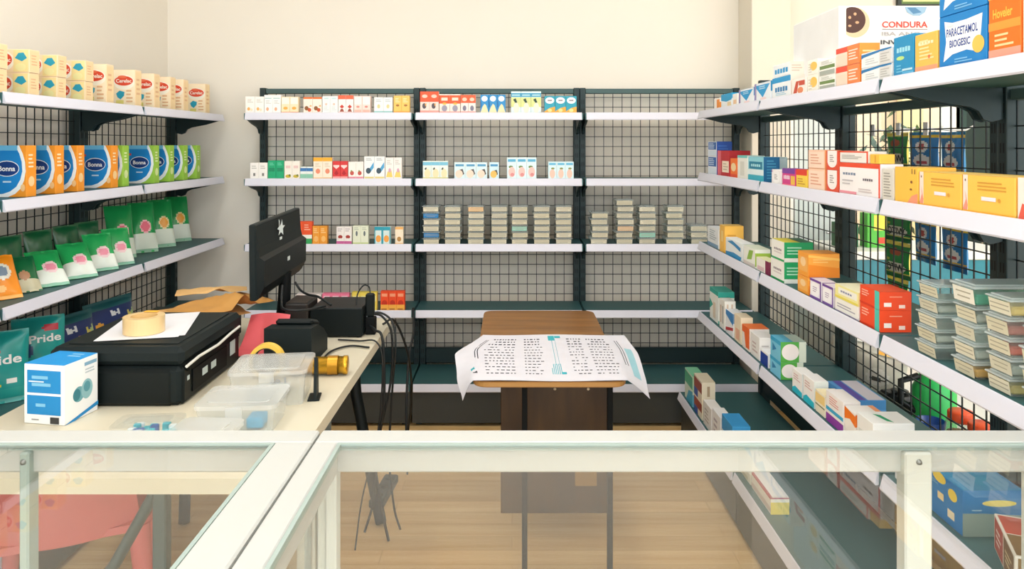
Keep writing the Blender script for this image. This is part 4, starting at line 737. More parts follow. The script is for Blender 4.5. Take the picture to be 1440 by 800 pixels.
# --- big white carton on the top shelf, and the framed board on the far wall
YC = .99 * FX / (1180 - CX)
def donut(cx, cy, rx, ry, cut):
    return [(max(cut, cx + rx * math.cos(2*PI*k/28)), cy + ry * math.sin(2*PI*k/28)) for k in range(28)]
cm = carton_mesh('appliance_carton', .32, .36, .255, '#E6E6E2', {'F': [
    ('p', '#E0C39C', donut(.15, .80, .14, .18, .065)), ('p', '#4A2B20', donut(.125, .83, .125, .155, .066)), ('e', '#C9A078', .10, .86, .014, .018), ('e', '#C9A078', .17, .80, .018, .016), ('e', '#C9A078', .15, .90, .014, .018), ('e', '#C9A078', .10, .76, .016, .014),
    ('p', '#8FB2CB', [(.62, .985), (.83, .985), (.81, .92), (.76, .88), (.70, .88), (.64, .92)]), ('p', '#4E7FA6', [(.64, .975), (.72, .975), (.78, .92), (.70, .90)]),
    ('t', '#D8402C', 'CONDURA', .62, .775, .43, .075), ('r', '#7C6A6A', .405, .715, .835, .722), ('t', '#B3AFAE', 'IBA ANG', .58, .665, .36, .045), ('t', '#4A4A4C', 'INVERTER', .60, .565, .42, .05)],
    'L': [('r', '#E0E0DE', .02, .02, .98, .98)]}, .003)
carton('appliance_carton', 'big white CONDURA carton standing behind boxes on right top shelf', (.99 + .16, YC, ZR[0] - .003), None, None, {}, 0, None, 'box', cm)
t = thing('framed_board', 'framed olive green board high on the far wall, cut by photo top', 'sign', (2.5, 4.19, 2.252))
m = MB(); m.box(-.27, .27, -.012, .005, .0065, .4, pm('#5E7F3E', .5)); decals(m, ((-.27, -.012, 0), (.54, 0, 0), (0, 0, .4), (0, -1, 0)), [('r', '#D8DC9A', .02, .05, .98, .12), ('r', '#E9EBD8', .06, .3, .94, .9)]); put('board', m, t)
m = MB()
for a in ((-.29, -.27, 0, .42), (.27, .29, 0, .42), (-.27, .27, 0, .006), (-.27, .27, .4, .42)): m.box(a[0], a[1], -.018, .008, a[2], a[3], pm('#1E2A22', .4))
put('frame', m, t)

# ================================================================== behind the right shelves
# strips of sachets hanging from hooks on the wire panel
XS = 1.335
def strip(label, pf, pn, ztop, n, sh, base, hookz, art):
    yf, yn = XS * FX / (pf - CX), XS * FX / (pn - CX); w = yf - yn - .012; yc = (yf + yn) / 2
    g = thing('hanging_sachet_strip', label, 'sachets', (XS, yc, ztop), -PI / 2, 'sachet strips hanging behind the wire panel')
    me = pouch('sachet', w, sh, .022, base, art[0], n, .06, art[1])
    for i in range(n): put('sachet', me, g, (R.uniform(-.004, .004), R.uniform(-.004, .004), -sh * (i + 1)), (0, 0, R.uniform(-.12, .12)))
    hk = thing('display_hook', label.replace('strip of', 'wire hook holding') , 'hook', (XS, yc, ztop), -PI / 2, 'wire display hooks')
    m = MB(); m.tube([(-w * .2, -.072, .012), (-w * .2, .0, .006), (-w * .2, .05, .006), (-w * .2, .075, .02)], .003, pm('#C9CED0', .3, .6)); put('prong', m, hk)
    m = MB(); m.box(-w * .2 - .012, -w * .2 + .012, -.0745, -.071, -.01, .03, pm('#E6E9EA', .4)); put('back_plate', m, hk)
bw = [(.15, '#1D6FB4'), (.2, '#E9C54C'), (.86, '#1B7FC6'), (.93, '#F2D24C'), (1, '#2A8FD0')]
ba = ([(.5, .66, .24, .14, '#F1F3F4'), (.5, .66, .12, .07, '#C23B3B'), (.5, .34, .3, .15, '#EDEFF0'), (.5, .3, .24, .03, '#B84A55')], None)
strip('strip of blue milk sachets, farther blue one behind the right wire panel', 1283, 1321, 1.492, 3, .14, bw, 1.5, ba)
strip('strip of blue milk sachets, nearest one behind the right wire panel', 1323, 1364, 1.49, 3, .14, bw, 1.5, ba)
strip('strip of green chocolate drink sachets behind the right wire panel', 1247, 1280, 1.492, 5, .125, [(.12, '#1C6A3A'), (.16, '#D9D26A'), (.9, '#1E8A42'), (1, '#E9D860')], 1.5, ([(.5, .72, .24, .1, '#B0512E'), (.5, .3, .4, .15, '#E9E6D8'), (.2, .5, .08, .05, '#D9CF4A')], ('OTIW', '#1C2A20', .5, .3, .66, .2)))
# low white counter with goods beyond the wire panel
g = thing('low_counter', 'low white counter standing behind the right wire panel', 'counter', (1.6, 2.62, 0))
m = MB(); m.box(-.26, .26, -.72, .72, .44, .47, pm('#EDEFEC', .4), .004); put('worktop', m, g)
m = MB(); m.box(-.24, .24, -.70, .70, 0, .44, pm('#D9E2E0', .5), .003); put('body', m, g)
for k in range(3):
    m = MB(); m.box(-.246, -.2405, -.68 + .46 * k, -.24 + .46 * k, .03, .42, pm('#E4EAE8', .45), .002); put('door', m, g)
def px_item(px, d): return wx(px, d), d
zc = .471
jar_m = {}
m = MB(); m.lathe([(0, 0), (.04, 0), (.045, .01), (.045, .09), (.036, .105)], glass('jar_plastic', (.9, .93, .9, 1), 1.4, .05, .22, (.9, .92, .88, 1)), 24); jb = m.mesh('body')
m = MB(); m.lathe([(.0385, .098), (.0385, .125), (.034, .13), (0, .13)], pm('#E8582C', .4), 24); jl = m.mesh('lid')
m = MB(); m.lathe([(0, .004), (.038, .004), (.040, .06), (0, .06)], pm('#8A6A4A', .8, var=.3, scale=90), 20); jc = m.mesh('contents')
for i, (x, y) in enumerate([(1.435, 2.33), (1.435, 2.225), (1.435, 2.12)]):
    j = thing('candy_jar', f'clear jar with orange lid, {["farthest", "middle", "nearest"][i]} of three behind the right wire panel', 'jar', (x, y, zc), 0, 'jars with orange lids')
    put('body', jb, j); put('lid', jl, j); put('contents', jc, j)
j = thing('juice_jug', 'bright green jug with black handle behind the right wire panel', 'jug', (1.46, 2.52, zc), -.4)
m = MB(); m.lathe([(0, 0), (.062, 0), (.068, .02), (.068, .14), (.05, .18), (.03, .19), (0, .19)], pm('#35C063', .35), 24); put('body', m, j)
m = MB(); m.tube([(-.06, -.02, .06), (-.105, -.03, .09), (-.105, -.03, .16), (-.05, -.015, .18)], .012, pm('#14191A', .4)); put('handle', m, j)
m = MB(); m.lathe([(.034, .188), (.034, .212), (0, .214)], pm('#14191A', .4), 20); put('cap', m, j)
wb = pouch('rice_bag', .22, .16, .10, [(1, '#DDDCD2')], [(.6, .5, .22, .2, '#F2F1EC'), (.6, .45, .16, .04, '#4A4A48')], 21)
o = lean('white_bag', wb, 'crinkled white plastic bag behind the right wire panel', 'bag', None, 1.42, 2.835, -60, 10, zc)
o = lean('white_bag', wb, 'grey-white plastic bag at far end behind the right wire panel', 'bag', None, 1.42, 3.05, -60, 10, zc)
m = MB(); m.box(-.05, .05, -.06, .06, 0, .075, pm('#15191C', .4), .012); m.lathe([(.02, .076), (.03, .08), (.03, .085), (0, .086)], pm('#2A2F33', .4), 16)
tag(put('black_case', m, None, (1.415, 2.66, zc), (0, 0, .2)), 'small black case before the white bag behind wire panel', 'case')
m = MB(); m.lathe([(0, 0), (.035, 0), (.045, .07), (.042, .07), (.033, .005), (0, .005)], pm('#1F4FA0', .35), 24)
tag(put('blue_cup', m, None, (1.385, 2.41, zc)), 'small dark blue cup near the green jug behind wire panel', 'cup')
carton('snack_box', 'small red box before the jars behind the right wire panel', (1.392, 2.27, zc), (.07, .03, .05), '#DE4A2E', F(('l', '#F2C9B4', .2, .3, .8, .7, 2)), -PI / 2)
# display case far behind
g = thing('display_case', 'teal glass display case seen far behind the right wire panel', 'display case', (2.0, 3.7, 0))
m = MB(); m.box(-.42, .42, -.2, .2, 0, .62, pm('#E4E8E4', .5), .004); put('base', m, g)
m = MB(); m.box(-.42, .42, -.2, .2, .62, .90, pm('#2F8296', .15, var=.25, scale=7), .003); put('glass_front', m, g)
m = MB(); m.box(-.43, .43, -.21, .21, .90, .94, pm('#EEF2F0', .4), .004); put('top', m, g)
carton('snack_box', 'green and yellow box on the far teal display case', (1.82, 3.62, .9405), (.11, .08, .17), '#59B94A', F(('r', '#E6DC5A', .3, .5, .95, .95), ('r', '#D9533C', .5, .12, .95, .3)))
carton('snack_box', 'dark green box on the far teal display case', (1.68, 3.64, .9405), (.10, .08, .12), '#2E6B4A', F(('r', '#8FC07A', .2, .4, .8, .8)))
carton('snack_box', 'amber box on the far low counter behind wire panel', (1.60, 3.12, zc), (.16, .12, .10), '#E9A93A', F(('r', '#F4CC78', .1, .4, .9, .8)))
# ================================================================== desk and what lies on it
DT = .75
CREAM = pm('#D8D1BB', .4, var=.02); BLK = pm('#0F1616', .45, spec=.2); BLK2 = pm('#141D1E', .55, spec=.2); BLK3 = pm('#0A0D0E', .6, spec=.15); GREYM = pm('#6E7A78', .4, .3)
DX0, DX1, DY0, DY1 = -1.32, -.482, 1.53, 2.95
g = thing('office_desk', 'long cream-topped desk on black legs behind the left showcase', 'desk', ((DX0 + DX1) / 2, (DY0 + DY1) / 2, 0))
ox, oy = -(DX0 + DX1) / 2, -(DY0 + DY1) / 2
def rrect(x0, x1, y0, y1, r, n=6):
    p = []
    for cx, cy, a in ((x1 - r, y1 - r, 0), (x0 + r, y1 - r, PI/2), (x0 + r, y0 + r, PI), (x1 - r, y0 + r, 1.5 * PI)):
        for i in range(n + 1): t = a + PI / 2 * i / n; p.append((cx + r * math.cos(t), cy + r * math.sin(t)))
    return p
m = MB(); m.prism(rrect(DX0, DX1, DY0, DY1, .05), DT - .033, DT, 'z', CREAM); put('desktop', m, g, (ox, oy, 0))
LEGM = pm('#4C5A58', .4, .3)
for (x, y) in ((-1.24, 1.62), (-.778, 1.62)):
    m = MB(); m.box(x - .015, x + .015, y - .015, y + .015, 0, DT - .033, LEGM, .003); put('leg', m, g, (ox, oy, 0))
m = MB(); m.tube([(-.785, 1.65, .705), (-.90, 1.65, .50), (-.955, 1.65, .43), (-1.21, 1.65, .28)], .013, LEGM); put('brace', m, g, (ox, oy, 0))
m = MB(); m.tube([(-.62, 2.82, .717), (-.60, 2.80, .50), (-.55, 2.79, .25), (-.50, 2.78, .012)], .022, BLK); put('leg', m, g, (ox, oy, 0))
m = MB(); m.tube([(-1.25, 2.82, .717), (-1.25, 2.80, .3), (-1.25, 2.78, .012)], .022, BLK); put('leg', m, g, (ox, oy, 0))
m = MB(); m.box(-.55, -.49, 1.86, 1.98, DT - .075, DT - .0335, GREYM, .003); put('bracket', m, g, (ox, oy, 0))
z = DT + .0006
# --- blue and white box
bm = carton_mesh('monitor_box', .115, .115, .15, '#F1F3F4', {
    'F': [('r', '#1C87C8', .08, .52, .92, .9), ('r', '#1C87C8', .08, .12 + .04, .92, .48), ('r', '#E3EEF4', .12, .7, .5, .72), ('l', '#7FC0E4', .2, .6, .7, .84, 2), ('l', '#7FC0E4', .3, .26, .6, .38, 1), ('r', '#3A3A3A', .66, .02, .88, .13), ('l', '#9A9A9A', .2, .05, .4, .1, 1)],
    'R': [('e', '#6FA6AE', .42, .42, .17, .13), ('e', '#3F7F8A', .36, .42, .11, .1), ('e', '#8FBCC2', .66, .46, .17, .17), ('e', '#5C98A2', .66, .5, .1, .09), ('p', '#1C87C8', [(.0, .0), (.3, 0), (1, .1), (1, .17)]), ('r', '#7FA9C4', .58, .86, .95, .92), ('l', '#B9C6CC', .6, .72, .95, .82, 2)],
    'T': [band('#1E93DA', 0, 1), ('l', '#8FCBF0', .5, .6, .9, .9, 2)]}, .0015)
carton('appliance_box', 'blue and white box with a device picture, on the desk corner', (-1.172, 1.825, z), None, None, {}, math.radians(-10), None, 'box', bm)
# --- printer
px0, px1, py0, py1 = -1.235, -.887, 1.95, 2.37
g = thing('printer', 'black desktop printer with papers on its lid', 'printer', ((px0 + px1) / 2, (py0 + py1) / 2, z))
hx, hy = (px1 - px0) / 2, (py1 - py0) / 2
m = MB(); m.box(-hx, hx, -hy, hy, .0, .105, BLK2, .012); m.box(-hx + .01, hx - .02, -hy - .004, -hy + .02, .0, .1, BLK, .01); m.box(hx - .012, hx + .004, -hy + .01, hy - .01, .002, .10, BLK, .006); put('body', m, g)
m = MB(); m.box(-hx - .004, hx + .008, -hy - .006, hy + .006, .109, .158, BLK2, .014); m.box(-hx + .03, hx - .02, -hy + .03, hy - .03, .158, .161, BLK2, .0015); put('scanner_lid', m, g)
m = MB(); m.prism([(hx + .004, .085), (hx + .012, .088), (hx + .012, .106), (hx + .002, .108)], -hy + .03, hy - .03, 'y', BLK3); put('control_panel', m, g)
m = MB(); m.box(hx + .0045, hx + .0075, -hy + .06, -hy + .30, .02, .082, BLK3, .001); put('output_door', m, g)
for a in ((hx + .0076, hx + .0084, -.09, -.055, .045, .065), (hx + .0076, hx + .0084, -.03, .005, .045, .065), (hx + .0046, hx + .0054, -hy + .03, -hy + .044, .06, .072), (hx + .0046, hx + .006, hy - .09, hy - .05, .04, .10)):
    m = MB(); m.box(*a, pm('#B9C6C6', .5)); put('sticker', m, g)
m = MB(); m.tube([(hx + .012, -hy + .01, .104), (hx + .016, -hy + .08, .112), (hx + .016, 0, .108), (hx + .018, hy - .12, .118), (hx + .016, hy - .04, .120)], .004, pm('#DADAD2', .4)); tag(put('white_cable', m, None, g.location), 'white cable lying along the front of the printer', 'cable')
# papers and tape on the lid
zl = z + .1616
sheets = [(-1.075, 2.165, .21, .297, .2, 0), (-1.065, 2.175, .21, .297, .27, .0008), (-1.07, 2.16, .21, .297, .23, .0016)]
for i, (x, y, a, b, r, dz) in enumerate(sheets):
    m = MB(); m.grid(lambda u, v: ((u - .5) * a, (v - .5) * b, .0004 + .001 * math.sin(3 * u) * v * (i == 2)), 6, 6, pm('#DEDFE4', .7), smooth=True); m.box(-a/2, a/2, -b/2, b/2, 0, .0003, pm('#DADBE0', .7))
    tag(put('paper_sheet', m, None, (x, y, zl + dz), (0, 0, r)), f'white paper sheet on the printer, {["bottom", "middle", "top"][i]} of three under the tape', 'paper', 'papers on the printer')
t = thing('tape_roll', 'beige packing tape roll lying on papers on the printer', 'tape', (-1.055, 2.09, zl + .0032))
m = MB(); m.lathe([(.036, 0), (.055, 0), (.055, .046), (.036, .046), (.036, 0)], pm('#E3C48E', .3, spec=.6), 40, smooth=False); put('tape', m, t)
m = MB(); m.lathe([(.0335, .001), (.0358, .001), (.0358, .045), (.0335, .045), (.0335, .001)], pm('#C9A468', .7), 32); put('core', m, t)
m = MB(); m.box(-.02, .02, .0, .018, .047, .049, pm('#EFB23E', .4), .0008, Matrix.Translation((0, .036, 0))); put('loose_end', m, t)
# --- brown paper envelopes on a dark tray behind the printer
m = MB(); m.box(-.16, .16, -.13, .13, 0, .10, BLK, .012); m.box(-.15, .15, -.12, .12, .1, .106, BLK2, .002)
for i in range(6): m.box(-.15 + .05 * i, -.13 + .05 * i, -.134, -.128, .05, .09, BLK3, .002)
tag(put('black_tray', m, None, (-1.155, 2.56, z)), 'black box-shaped tray beyond the printer holding brown envelopes', 'tray')
def env(nm, lab, a, b, th, col, loc, rot, seed, fold):
    rr = random.Random(seed); f = [(rr.uniform(4, 9), rr.uniform(4, 9), rr.uniform(0, 6)) for _ in range(3)]
    def S(u, v, s):
        zz = sum(.002 * abs(math.sin(p * u + q * v + r)) for p, q, r in f) + fold * max(0, .16 - abs(v - .45 - .3 * (u - .5))) * u
        e = min(u, 1 - u, v, 1 - v); pf = th * min(1, e * 8)
        return ((u - .5) * a, (v - .5) * b, zz + s * pf * (1 + .3 * abs(math.sin(7 * u + 5 * v))))
    m = MB(); K = pm(col, .75, var=.1, scale=20)
    m.grid(lambda u, v: S(u, v, 1), 18, 18, K); m.grid(lambda u, v: S(u, v, -.2), 18, 18, K, flip=True)
    decals(m, ((-a * .3, -b * .25, .0), (a * .4, 0, 0), (0, b * .3, 0), (0, 0, 1)), [])
    mn = min(v[2] for v in m.v)
    return tag(put(nm, m, None, (loc[0], loc[1], loc[2] - mn), rot), lab, 'envelope', 'brown paper envelopes')
zt = z + .107
env('paper_envelope', 'flat brown paper envelope at the bottom of the pile behind printer', .24, .32, .006, '#CFA063', (-1.11, 2.55, zt), (0, 0, -.95), 3, .05)
env('paper_envelope', 'crumpled open brown envelope on top of the pile behind printer', .20, .30, .012, '#BF8C48', (-1.02, 2.56, zt + .026), (.05, 0, -.7), 5, .30)
env('paper_envelope', 'folded tan envelope sticking up at the back of the pile', .11, .24, .005, '#D2A86C', (-1.095, 2.66, zt + .057), (0, -.02, -1.2), 8, .1)
# --- red paper folder, curved
m = MB(); C_ = pm('#E4646A', .5)
def red(u, v): return ((u - .5) * .14 + .005 * v, (v - .5) * .205, .003 + .20 * max(0, v - .4) ** 1.5 + .008 * math.sin(3 * u))
m.grid(red, 10, 14, C_); m.grid(lambda u, v: (red(u, v)[0], red(u, v)[1], red(u, v)[2] - .0015), 10, 14, C_, flip=True)
tag(put('red_folder', m, None, (-.862, 2.488, z)), 'curved coral red paper folder between printer and black machines', 'folder')
# --- monitor: seen from behind, screen towards the left
g = thing('computer_monitor', 'black flat computer monitor seen from behind, on the desk', 'monitor', (-.865, 2.70, z + .008))
MBX = Matrix.Translation((0, 0, .318)) @ Matrix.Rotation(math.radians(1.6), 4, 'X')
m = MB(); m.box(-.018, .006, -.255, .255, -.145, .113, BLK2, .004, MBX); put('bezel', m, g)
m = MB(); m.prism([(.006, -.14), (.012, -.135), (.03, -.10), (.032, -.01), (.016, .002), (.010, .03), (.006, .105)], -.25, .25, 'y', BLK, MBX); 
# prism above is in (x,z) along y
put('back_shell', m, g)
m = MB(); m.box(-.0195, -.0178, -.243, .243, -.128, .103, pm('#0A0C0D', .12), .0, MBX); put('screen', m, g)
m = MB(); fm = ((.0118, -.07, .022), (0, .12, 0), (0, 0, .085), (1, 0, 0))
mk = MB(); decals(mk, fm, [('p', '#D9E4E4', [(.30, .95), (.40, .85), (.36, .62), (.52, .72), (.62, .9), (.68, .62), (.9, .6), (.7, .48), (.74, .2), (.5, .36), (.28, .25), (.36, .46), (.15, .55), (.32, .62)]), ('r', '#D9E4E4', .38, .04, .62, .16)]); put('emblem', mk, g, (0, 0, .318))
mk = MB(); decals(mk, ((.0335, -.01, -.06), (0, .05, 0), (0, 0, .025), (1, 0, 0)), [('r', '#CFDADA', .2, .2, .8, .8)]); put('sticker', mk, g, (0, 0, .318))
m = MB(); m.tube([(.01, .02, .02), (.014, .02, .10), (.02, .02, .22)], [.03, .024, .022], BLK3, 12); put('neck', m, g)
m = MB(); m.prism([(p[0], p[1]) for p in rrect(-.08, .03, -.10, .10, .03)], -.0075, .012, 'z', BLK3); put('stand_base', m, g)
# --- black machines by the monitor
g = thing('receipt_printer', 'black rounded receipt printer before the monitor stand', 'printer', (-.708, 2.40, z), .0)
m = MB(); m.prism([(-.10, 0), (.10, 0), (.10, .05), (.05, .085), (-.02, .115), (-.10, .12)], -.075, .075, 'x', BLK2); put('body', m, g)
m = MB(); m.box(-.06, .06, -.07, .03, .1, .122, BLK, .008, Matrix.Rotation(-.28, 4, 'X')); put('paper_cover', m, g)
m = MB(); m.box(-.05, .05, -.1035, -.0995, .012, .03, BLK3, .001); put('paper_slot', m, g)
g = thing('power_supply_box', 'black square power supply box with cables at the desk edge', 'power supply', (-.638, 2.745, z))
m = MB(); m.box(-.095, .095, -.1, .1, .004, .108, BLK, .004); put('casing', m, g)
for sx in (-.08, .08):
    for sy in (-.085, .085):
        m = MB(); m.lathe([(.01, 0), (.01, .0045), (0, .0045)], BLK3, 12, Matrix.Translation((sx, sy, 0))); put('foot', m, g)
for k, (yy, zz) in enumerate(((-.05, .07), (-.05, .035), (.02, .06))):
    m = MB(); m.box(.0955, .1025, yy - .012, yy + .012, zz - .008, zz + .008, BLK3, .002); m.box(.1026, .1032, yy - .006, yy + .006, zz - .004, zz + .004, pm('#C9CFCF', .4)); put('socket', m, g)
m = MB(); m.box(-.085, .0, -.08, .06, 0, .125, pm('#241F1B', .5), .006); m.box(-.08, -.005, -.075, .055, .1255, .128, pm('#332E29', .5), .001)
tag(put('charger_dock', m, None, (-.74, 2.72, z)), 'dark brown-black square unit between monitor neck and power supply', 'device')
g = thing('power_adapter', 'small black power adapter standing upright behind the power supply', 'adapter', (-.525, 2.70, z + .066))
m = MB(); m.box(-.016, .016, -.012, .012, .0, .085, BLK, .005); put('body', m, g)
m = MB(); m.box(-.018, .022, -.014, .014, -.066, -.0005, BLK3, .004); put('plug', m, g)
# --- yellow tape ring, gold tube, black plate
t = thing('yellow_tape_roll', 'yellow tape roll standing on its edge before the black machines', 'tape', (-.735, 2.19, z + .0525))
RX = Matrix.Rotation(PI / 2, 4, 'X') 
m = MB(); m.lathe([(.040, -.012), (.052, -.012), (.052, .012), (.040, .012), (.040, -.012)], pm('#E3BE52', .4), 40, RX, False); put('tape', m, t)
m = MB(); m.lathe([(.037, -.0115), (.0395, -.0115), (.0395, .0115), (.037, .0115), (.037, -.0115)], pm('#3A3226', .6), 32, RX); put('core', m, t)
GOLD = pm('#D9A632', .25, .75)
t = thing('gold_tube', 'shiny gold foil tube lying on the desk beside the tape', 'tube', (-.59, 2.22, z + .0285), .08)
RY = Matrix.Rotation(PI / 2, 4, 'Y')
m = MB(); m.lathe([(0, -.085), (.024, -.083), (.026, -.08), (.026, .075), (.028, .076), (.028, .088), (.022, .09), (0, .09)], GOLD, 28, RY); put('foil', m, t)
m = MB(); m.lathe([(.0285, .03), (.0285, .06)], pm('#B98522', .3, .6), 28, RY); put('band', m, t)
m = MB(); m.prism([(-.03, 0), (.03, 0), (.02, .105), (-.012, .115)], -.004, .004, 'x', BLK2); m.box(-.02, .012, -.03, .03, 0, .004, BLK2, .001)
tag(put('bookend', m, None, (-.543, 2.02, z), (0, 0, .15)), 'black upright bookend plate at the end of clear boxes', 'bookend')
# --- clear plastic boxes on the desk
CL2 = glass('box_plastic', (.96, .97, .97, 1), 1.4, .1, .27, (.93, .95, .95, 1))
CL3 = glass('box_lid_plastic', (.96, .97, .97, 1), 1.4, .12, .30, (.95, .96, .96, 1))
CL4 = glass('box_thin_plastic', (.97, .98, .98, 1), 1.35, .08, .07, (.95, .96, .96, 1))
def clearbox(label, w, d, h, loc, rz, extra=None, CL2=CL2, CL3=CL3):
    g = thing('clear_box', label, 'box', loc, rz, 'clear plastic boxes on the desk')
    m = MB(); t = .003
    r0 = rrect(-w/2 + .008, w/2 - .008, -d/2 + .008, d/2 - .008, .012, 3); r1 = rrect(-w/2, w/2, -d/2, d/2, .015, 3); n = len(r0)
    m.add([(*p, 0) for p in r0] + [(*p, h) for p in r1], [list(range(n))[::-1]] + [[i, (i + 1) % n, n + (i + 1) % n, n + i] for i in range(n)], CL2); put('container', m, g)
    m = MB(); m.prism(rrect(-w/2 - .004, w/2 + .004, -d/2 - .004, d/2 + .004, .018, 3), h + .0003, h + .010, 'z', CL3); m.prism(rrect(-w/2 + .02, w/2 - .02, -d/2 + .02, d/2 - .02, .012, 3), h + .010, h + .013, 'z', CL3); put('lid', m, g)
    m = MB(); m.box(-.02, .02, -d/2 - .009, -d/2 - .0045, h - .018, h + .008, CL3, .001); put('clip', m, g)
    if extra:
        for (nm, mm) in extra: put(nm, mm, g)
    return g
m1 = MB(); m1.box(-.05, .04, -.06, .06, .004, .02, pm('#E9ECEA', .6), .004)
m2 = MB(); decals(m2, ((-.02, -.0862, .05), (.1, 0, 0), (0, 0, .04), (0, -1, 0)), [('t', '#8A8F96', 'no.1', .5, .5, .4, .4)])
clearbox('largest clear plastic storage box, in front of the black bookend', .20, .17, .085, (-.665, 2.03, z), .12, [('contents', m1), ('marking', m2)])
m1 = MB(); m1.box(.02, .06, -.05, .0, .004, .03, pm('#2E9CC6', .4), .003)
clearbox('clear plastic box with a blue thing inside, before the largest one', .19, .15, .06, (-.675, 1.835, z), .06, [('contents', m1)])
m1 = MB()
for i in range(16):
    a = R.uniform(-.055, .05); b = R.uniform(-.02, .03); m1.box(a, a + .018, b, b + .012, .004, .02 + .01 * R.random(), pm(['#1FB4C4', '#2CC3CF', '#2A5FA8', '#E6EDEE'][i % 4], .4), .002)
clearbox('low clear plastic box of teal and blue items near the showcase rail', .145, .085, .034, (-.865, 1.735, z), .1, [('contents', m1)], CL4, CL4)
clearbox('low empty clear plastic box beside the teal-filled one', .14, .11, .036, (-.712, 1.69, z), -.08)
# --- cables hanging from the desk edge
CB = pm('#15191A', .5)
def smooth(pts, n=6):
    P = [Vector(p) for p in pts]; P = [P[0] * 2 - P[1]] + P + [P[-1] * 2 - P[-2]]; o = []
    for i in range(1, len(P) - 2):
        for k in range(n):
            t = k / n; a, b, c, d = P[i-1], P[i], P[i+1], P[i+2]
            o.append(.5 * ((2*b) + (c - a)*t + (2*a - 5*b + 4*c - d)*t*t + (3*b - a - 3*c + d)*t**3))
    o.append(P[-2]); return o
zd = DT + .006
XO = -.535
CBL = [
 ('black cable looping out widest to the right over the desk edge', [(XO + .005, 2.695, .82), (-.49, 2.70, .83), (-.44, 2.68, .80), (-.425, 2.66, .72), (-.44, 2.68, .55), (-.455, 2.70, .3), (-.44, 2.72, .1), (-.42, 2.74, .006)], .004),
 ('black cable dropping straight from the desk edge to the floor', [(XO + .005, 2.695, .785), (-.50, 2.66, .775), (-.468, 2.64, .74), (-.465, 2.64, .5), (-.50, 2.66, .3), (-.47, 2.66, .1), (-.45, 2.66, .006)], .005),
 ('black cable in the middle of the bundle hanging at the desk end', [(XO + .005, 2.765, .81), (-.49, 2.76, .80), (-.455, 2.76, .73), (-.46, 2.76, .55), (-.50, 2.75, .35), (-.52, 2.74, .12), (-.55, 2.72, .006)], .0045),
 ('thin black cable looping beside the bundle at the desk end', [(-.62, 2.60, zd), (-.54, 2.58, zd + .001), (-.478, 2.57, zd), (-.455, 2.56, .68), (-.47, 2.56, .45), (-.53, 2.58, .2), (-.56, 2.6, .006)], .003),
 ('black cable running from the bundle toward the middle shelf upright', [(-.50, 2.82, zd + .001), (-.46, 2.86, .76), (-.42, 2.95, .60), (-.42, 3.05, .40), (-.45, 3.15, .2), (-.46, 3.2, .006)], .0045),
 ('black cable drooping from shelf joint down to the floor', [(-.515, 3.80, .60), (-.50, 3.70, .50), (-.51, 3.60, .40), (-.50, 3.45, .2), (-.49, 3.4, .006)], .006),
 ('black cable across the desk behind the gold tube', [(-.66, 2.275, zd), (-.618, 2.31, zd), (-.608, 2.45, zd + .001), (-.56, 2.52, zd), (-.49, 2.50, zd)], .0035),
 ('black cable from the monitor to the power supply box', [(-.825, 2.77, .93), (-.80, 2.76, .90), (-.76, 2.72, .892), (-.715, 2.69, .890), (-.66, 2.66, .866)], .0045),
 ('black cable under the monitor curling onto the receipt printer', [(-.82, 2.60, .95), (-.81, 2.56, .90), (-.79, 2.52, .884), (-.74, 2.52, .878), (-.70, 2.58, .872), (-.68, 2.65, .866)], .0045),
 ('thin black cable arching from the upright power adapter', [(-.525, 2.70, .902), (-.53, 2.70, .925), (-.55, 2.70, .93), (-.57, 2.69, .90), (-.57, 2.67, .8625)], .0025),
]
for l, p, r in CBL:
    m = MB(); m.tube(smooth(p), r, CB, 8); tag(put('black_cable', m), l, 'cable', 'black cables round the desk')
# power strip lying on the floor end of the cables
g = thing('power_strip', 'dark power strip lying on the floor under the cables', 'power strip', (-.53, 3.02, .0), -.1)
m = MB(); m.box(-.03, .03, -.12, .12, .0, .035, pm('#2C3638', .5), .006); put('body', m, g)
for k in range(3):
    m = MB(); m.lathe([(.017, .0352), (.017, .0356), (0, .0356)], BLK3, 16, Matrix.Translation((0, -.075 + .075 * k, 0))); put('socket', m, g)
# --- red chair under the desk
RED = pm('#DE7470', .5)
g = thing('plastic_chair', 'coral red plastic chair tucked under the cream desk', 'chair', (-1.235, 2.06, 0), .42)
m = MB(); m.prism(rrect(-.2, .2, -.2, .2, .05), .42, .44, 'z', RED); put('seat', m, g)
def bk(u, v): return ((u - .5) * (.35 - .06 * v), -.2 - .06 * v + .05 * (2 * u - 1) ** 2, .42 + .26 * v)
m = MB(); m.grid(bk, 14, 10, RED); m.grid(lambda u, v: (bk(u, v)[0], bk(u, v)[1] - .012, bk(u, v)[2]), 14, 10, RED, flip=True)
E = lambda u, v, k: (bk(u, v)[0], bk(u, v)[1] - .012 * k, bk(u, v)[2])
m.grid(lambda u, v: E(u, 1, v), 14, 1, RED); m.grid(lambda u, v: E(0, u, v), 10, 1, RED); m.grid(lambda u, v: E(1, u, 1 - v), 10, 1, RED)
put('backrest', m, g)
for sx, sy in ((-1, -1), (1, -1), (-1, 1), (1, 1)):
    m = MB(); m.tube([(.17 * sx, .17 * sy, .425), (.19 * sx, .20 * sy, .2), (.205 * sx, .22 * sy, .0)], [.028, .022, .018], RED, 10); put('leg', m, g)

